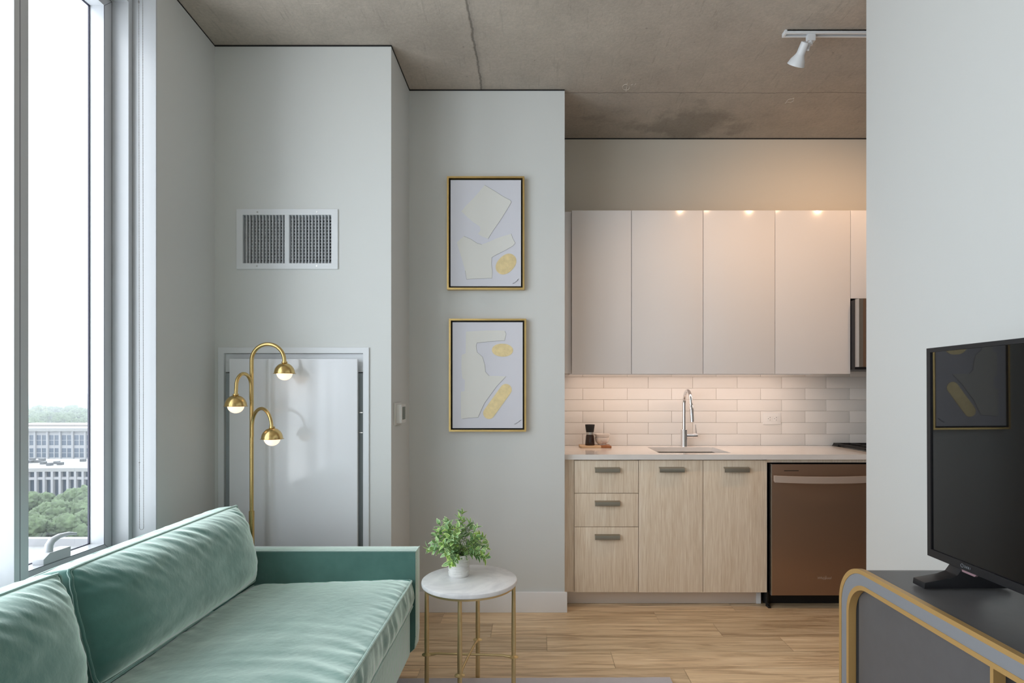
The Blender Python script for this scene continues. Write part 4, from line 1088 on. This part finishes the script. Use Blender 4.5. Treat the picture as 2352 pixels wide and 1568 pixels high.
# television
XT = 1.132; ty0, ty1, tz0, tz1 = .640, 1.682, .815, 1.408
t = thing('television', 'black flat-screen television on the charcoal console', 'television', (1.16, 1.16, H0))
obj('housing', B().box(XT + .012, XT + .032, ty0 + .004, ty1 - .004, tz0 + .004, tz1 - .004, .003).box(XT + .030, XT + .068, ty0 + .12, ty1 - .12, tz0 + .03, tz1 - .2, .012), M['black'], t)
b = B(); b.ring(rect(ty0, ty1, tz0, tz1), rect(ty0 + .015, ty1 - .015, tz0 + .021, tz1 - .012), 'x', XT, XT + .018); obj('bezel', b, M['black'], t)
sb_ = obj('screen', B().box(XT + .004, XT + .008, ty0 + .014, ty1 - .014, tz0 + .020, tz1 - .011), M['screen'], t)
yf = 1.573
for yy in (yf, ty0 + (ty1 - yf)):
    b = B()
    prof = [(1.034, H0 + .001), (1.036, H0 + .017), (1.10, H0 + .028), (1.122, H0 + .036), (1.134, H0 + .052), (1.140, tz0 + .006), (1.170, tz0 + .006), (1.176, H0 + .046), (1.20, H0 + .026), (1.262, H0 + .014), (1.266, H0 + .001)]
    b.prism(prof, 'y', yy - .024, yy + .024, .0025)
    obj('stand_foot', b, M['black'], t)
b = B(); ylog = 1.545
zl = tz0 + .0105
ringp = [(XT - .0005, ylog + .0045 * math.cos(a), zl + .0045 * math.sin(a)) for a in [2 * PI * i / 16 for i in range(16)]]
b.tube(ringp, .0007, 5, closed=True)
for i, (dy, h1, h2) in enumerate(((.008, -.004, .004), (.012, -.003, .003), (.015, -.003, .003), (.018, -.003, .003), (.021, -.003, .003), (.024, -.003, .003), (.028, -.003, .003))):
    b.tube([(XT - .0005, ylog - dy, zl + h1), (XT - .0005, ylog - dy - (.0015 if i % 2 == 0 else -.0003), zl + h2)], .0006, 4)
obj('logo', b, M['tvlogo'], t)
obj('sensor_lens', B().prism([(1.556, tz0 + .001), (1.549, tz0 - .007), (1.505, tz0 - .007), (1.497, tz0 + .001)], 'x', XT + .002, XT + .010, .001), M['redled'], t)
tv = t
# rug
b = B(); n = 40
top = [(-.95 + 1.56 * i / n, 2.602 + .014 * i / n + .003 * noise.noise(Vector((i * .9, 0, 0)))) for i in range(n + 1)]
b.prism(top[::-1] + [(-.95, .3), (.62, .3)], 'z', .001, .010)
tv.rotation_euler = (0, -.0045, 0)
tag(obj('rug', b, M['rug']), 'pale grey-lilac rug on the wooden floor under the side table', 'rug')

# ================================================================== OUTSIDE
GZ = -24.0
def hazecol(r, g, b): return srgb(r, g, b)
M['asphalt'] = mat('pale_city_ground', srgb(74, 80, 72), .9, var=.2, vscale=.05)
M['conc_ext'] = mat('pale_facade', srgb(134, 134, 136), .8)
M['roof_ext'] = mat('light_roof_membrane', srgb(124, 124, 123), .8)
M['win_ext'] = mat('dark_facade_glass', srgb(56, 68, 84), .15)
M['foliage_ext'] = mat('tree_foliage', srgb(72, 86, 60), .9, var=.4, vscale=1.2, bump=1, bscale=6)
M['foliage2'] = mat('distant_tree_foliage', srgb(56, 72, 62), .9, var=.25, vscale=.05)
M['brick_ext'] = mat('tan_facade', srgb(116, 110, 106), .8)
M['unit_ext'] = mat('grey_rooftop_unit', srgb(64, 66, 68), .7)
M['bark'] = mat('bark', srgb(80, 66, 52), .9)
struct('ground', B().box(-3500, 800, 20, 3500, GZ - 1, GZ), M['asphalt'])
# haze: a thin body of scattering air outside
hz = bpy.data.materials.new('summer_haze'); hz.use_nodes = True; hz.node_tree.nodes.clear()
ho = hz.node_tree.nodes.new('ShaderNodeOutputMaterial'); hv = hz.node_tree.nodes.new('ShaderNodeVolumeScatter')
hv.inputs['Color'].default_value = (.90, .96, 1.0, 1); hv.inputs['Density'].default_value = .0006; hz.node_tree.links.new(hv.outputs[0], ho.inputs['Volume'])
o = obj('haze', B().box(-2600, -30, 40, 2600, GZ + .2, 14), hz, None, base=False); o['kind'] = 'structure'

def windows(t, x0, x1, nb, zlist, y, wfrac, mullions, parent=None):
    pit = (x1 - x0) / nb; first = {}
    for r, (za, zb) in enumerate(zlist):
        for i in range(nb):
            a = x0 + i * pit + pit * (1 - wfrac) / 2; c = a + pit * wfrac
            key = round(zb - za, 3)
            if key in first:
                o = first[key][0].copy(); COL.objects.link(o); o.parent = t
                o.location = (a - first[key][1], 0, za - first[key][2]); continue
            b = B(); b.mi = 0; b.box(a, c, y - .02, y + .1, za, zb); b.mi = 1
            for k in range(1, mullions + 1):
                xx = a + (c - a) * k / (mullions + 1); b.box(xx - .12, xx + .12, y - .18, y, za, zb)
            b.box(a, c, y - .15, y, (za + zb) / 2 - .06, (za + zb) / 2 + .06)
            o = obj('window', b, [M['win_ext'], M['conc_ext']], t); first[key] = (o, a, za)
# far office block, seen square on
d1 = 170; zt1 = PZ(990, d1)
t = thing('office_building', 'long pale office block with rows of dark windows, far beyond the trees', 'building', (-139, d1, GZ))
xl, xr = -170, -108
rows = [(PZ(1022, d1), PZ(999, d1)), (PZ(1050, d1), PZ(1029, d1)), (PZ(1078, d1), PZ(1056, d1)), (PZ(1106, d1), PZ(1085, d1))]
obj('wall', B().box(xl, xr, d1, d1 + 24, GZ, zt1), M['conc_ext'], t)
obj('roof', B().box(xl - .5, xr + .5, d1 - .8, d1 + 24.5, zt1, zt1 + .9), M['roof_ext'], t)
obj('rooftop_plant_room', B().box(xl + 8, xr - 5, d1 + 8, d1 + 20, zt1 + .9, PZ(975, d1 + 8)), M['brick_ext'], t)
windows(t, xl, xr, 17, rows, d1, .84, 1)
b = B()
for i in range(18): b.box(xl + i * (xr - xl) / 17 - .25, xl + i * (xr - xl) / 17 + .25, d1 - .5, d1, GZ, zt1)
obj('pilasters', b, M['conc_ext'], t)
# nearer curved block with white roof
d2 = 118
t = thing('curved_building', 'nearer building with broad white roof and curved columned front', 'building', (-98, d2, GZ))
front = [(-125 + 3.0 * i, d2 - 11 + 9.5 * math.sin(min(1, i / 11) * PI / 2)) for i in range(16)]
zt2 = PZ(1079, d2)
poly = front + [(front[-1][0], 131), (front[0][0], 131)]
obj('wall', B().prism(poly, 'z', GZ, zt2), M['win_ext'], t)
pr = [(x, y - .9) for x, y in front] + [(front[-1][0], 131.5), (front[0][0], 131.5)]
obj('roof', B().prism(pr, 'z', zt2, zt2 + .7), M['roof_ext'], t)
b = B()
for i in range(0, 15):
    for k in (0, .5):
        x = front[i][0] + 3 * k; y = front[i][1] + (front[i + 1][1] - front[i][1]) * k
        b.box(x - .22, x + .22, y - .9, y - .3, GZ, zt2)
obj('column_row', b, M['conc_ext'], t)
b = B()
for i in range(15):
    for z in (zt2 - 1.6, zt2 - 5.4, zt2 - 9.0):
        A, C_ = front[i], front[i + 1]
        b.prism([(A[0], A[1] - .7), (C_[0], C_[1] - .7), (C_[0], C_[1]), (A[0], A[1])], 'z', z, z + .5)
obj('floor_bands', b, M['conc_ext'], t)
rnd = random.Random(5)
u0 = None
for i in range(34):
    x = rnd.uniform(-116, -86); y = rnd.uniform(119.5, 129); s = rnd.uniform(.5, 1.1)
    if u0 is None:
        u0 = obj('rooftop_unit', B().box(x - .45, x + .45, y - .4, y + .4, zt2 + .7, zt2 + 1.25, .05), M['unit_ext'], t); ux, uy = x, y
    else:
        o = u0.copy(); COL.objects.link(o); o.parent = t; o.location = (x - ux, y - uy, 0)
# podium below the window
t = thing('podium_building', 'pale flat-roofed podium just below the window', 'building', (-62, 72, GZ))
obj('roof', B().box(-85, -48, 60, 82, GZ + 3.2, GZ + 4), M['roof_ext'], t)
obj('wall', B().box(-84.5, -48.5, 60.5, 81.5, GZ, GZ + 3.2), M['conc_ext'], t)
obj('parapet', B().ring([(-85, 60), (-48, 60), (-48, 82), (-85, 82)], [(-84, 61), (-49, 61), (-49, 81), (-84, 81)], 'z', GZ + 4, GZ + 5), M['conc_ext'], t)
# trees
def crown_bm(seed, r, h, m_=24):
    b = B(); rn = random.Random(seed)
    for i in range(m_):
        a = rn.uniform(0, 2 * PI); q = rn.random() ** .5 * r * .75; z = rn.uniform(-.35, .5) * h
        s = r * rn.uniform(.30, .46)
        tb = bmesh.new(); bmesh.ops.create_icosphere(tb, subdivisions=4, radius=s)
        for v in tb.verts:
            c0 = v.co.copy(); v.co *= 1 + .30 * noise.noise(c0 * (2.6 / s) + Vector((seed * 3.1, i, 0))) + .20 * noise.noise(c0 * (9 / s) + Vector((i, seed, 0))) + .16 * noise.noise(c0 * (24 / s) + Vector((seed, i, 3)))
        b.merge(tb, Matrix.Translation((q * math.cos(a), q * math.sin(a), z)))
    return b
protos = []
def tree(x, y, r, seed, label, group):
    if len(protos) < 3:
        t = thing('tree', label, 'tree', (x, y, GZ), group)
        b = crown_bm(seed, 3.6, 5.0)
        for v in b.bm.verts: v.co += Vector((x, y, GZ + 4.5))
        obj('foliage', b, M['foliage_ext'], t, smooth=180)
        obj('trunk', B().tube([(x, y, GZ), (x, y, GZ + 2.6), (x + .3, y, GZ + 4.2)], [.30, .22, .15], 8), M['bark'], t)
        protos.append(t); t.scale = (r, r, r); return t
    c = copy_tree(protos[seed % 3]); c.location = (x, y, GZ); c.scale = (r, r, r); c.rotation_euler = (0, 0, seed * 1.3)
    c['label'] = label; c['group'] = group; return c
rnd = random.Random(11); si = 0
LB = 'leafy green street tree below, between podium and curved building'
for (px0, dd, sc_) in ((62, 87, .86), (176, 88, .92), (122, 95, .95), (236, 95, 1.0), (70, 103, .95), (184, 104, 1.05)):
    tree(PX(px0, dd), dd, sc_, si, LB, 'street trees below the window'); si += 1
LB2 = 'hazy tree standing beyond the far office block'
placed = []
for k in range(900):
    if len(placed) >= 90: break
    dd = 212 + 400 * rnd.random() ** 1.2; x = PX(rnd.uniform(45, 228), dd); r_ = rnd.uniform(1.0, 1.5)
    if any((x - q[0]) ** 2 + (dd - q[1]) ** 2 < (4.1 * (r_ + q[2])) ** 2 for q in placed): continue
    placed.append((x, dd, r_)); tree(x, dd, r_, si, LB2, 'distant trees'); si += 1
# rolling woodland to the horizon
b = B(); nx, ny = 60, 30
G = {}
for i in range(nx + 1):
    for j in range(ny + 1):
        d = 640 + 1900 * (j / ny) ** 1.3; x = -(.98 - .36 * i / nx) * d
        z = GZ + 6 + (j / ny) * 13 + (9 * noise.noise(Vector((x * .006, d * .006, 1))) + 4 * noise.noise(Vector((x * .03, d * .03, 2)))) * (.5 + j / ny * .5)
        G[(i, j)] = b.bm.verts.new((x, d, z))
for i in range(nx):
    for j in range(ny): b.bm.faces.new((G[(i, j)], G[(i + 1, j)], G[(i + 1, j + 1)], G[(i, j + 1)]))
o = obj('woodland', b, M['foliage2']); tag(o, 'wooded land fading into haze at the horizon', 'woodland', kind='stuff')
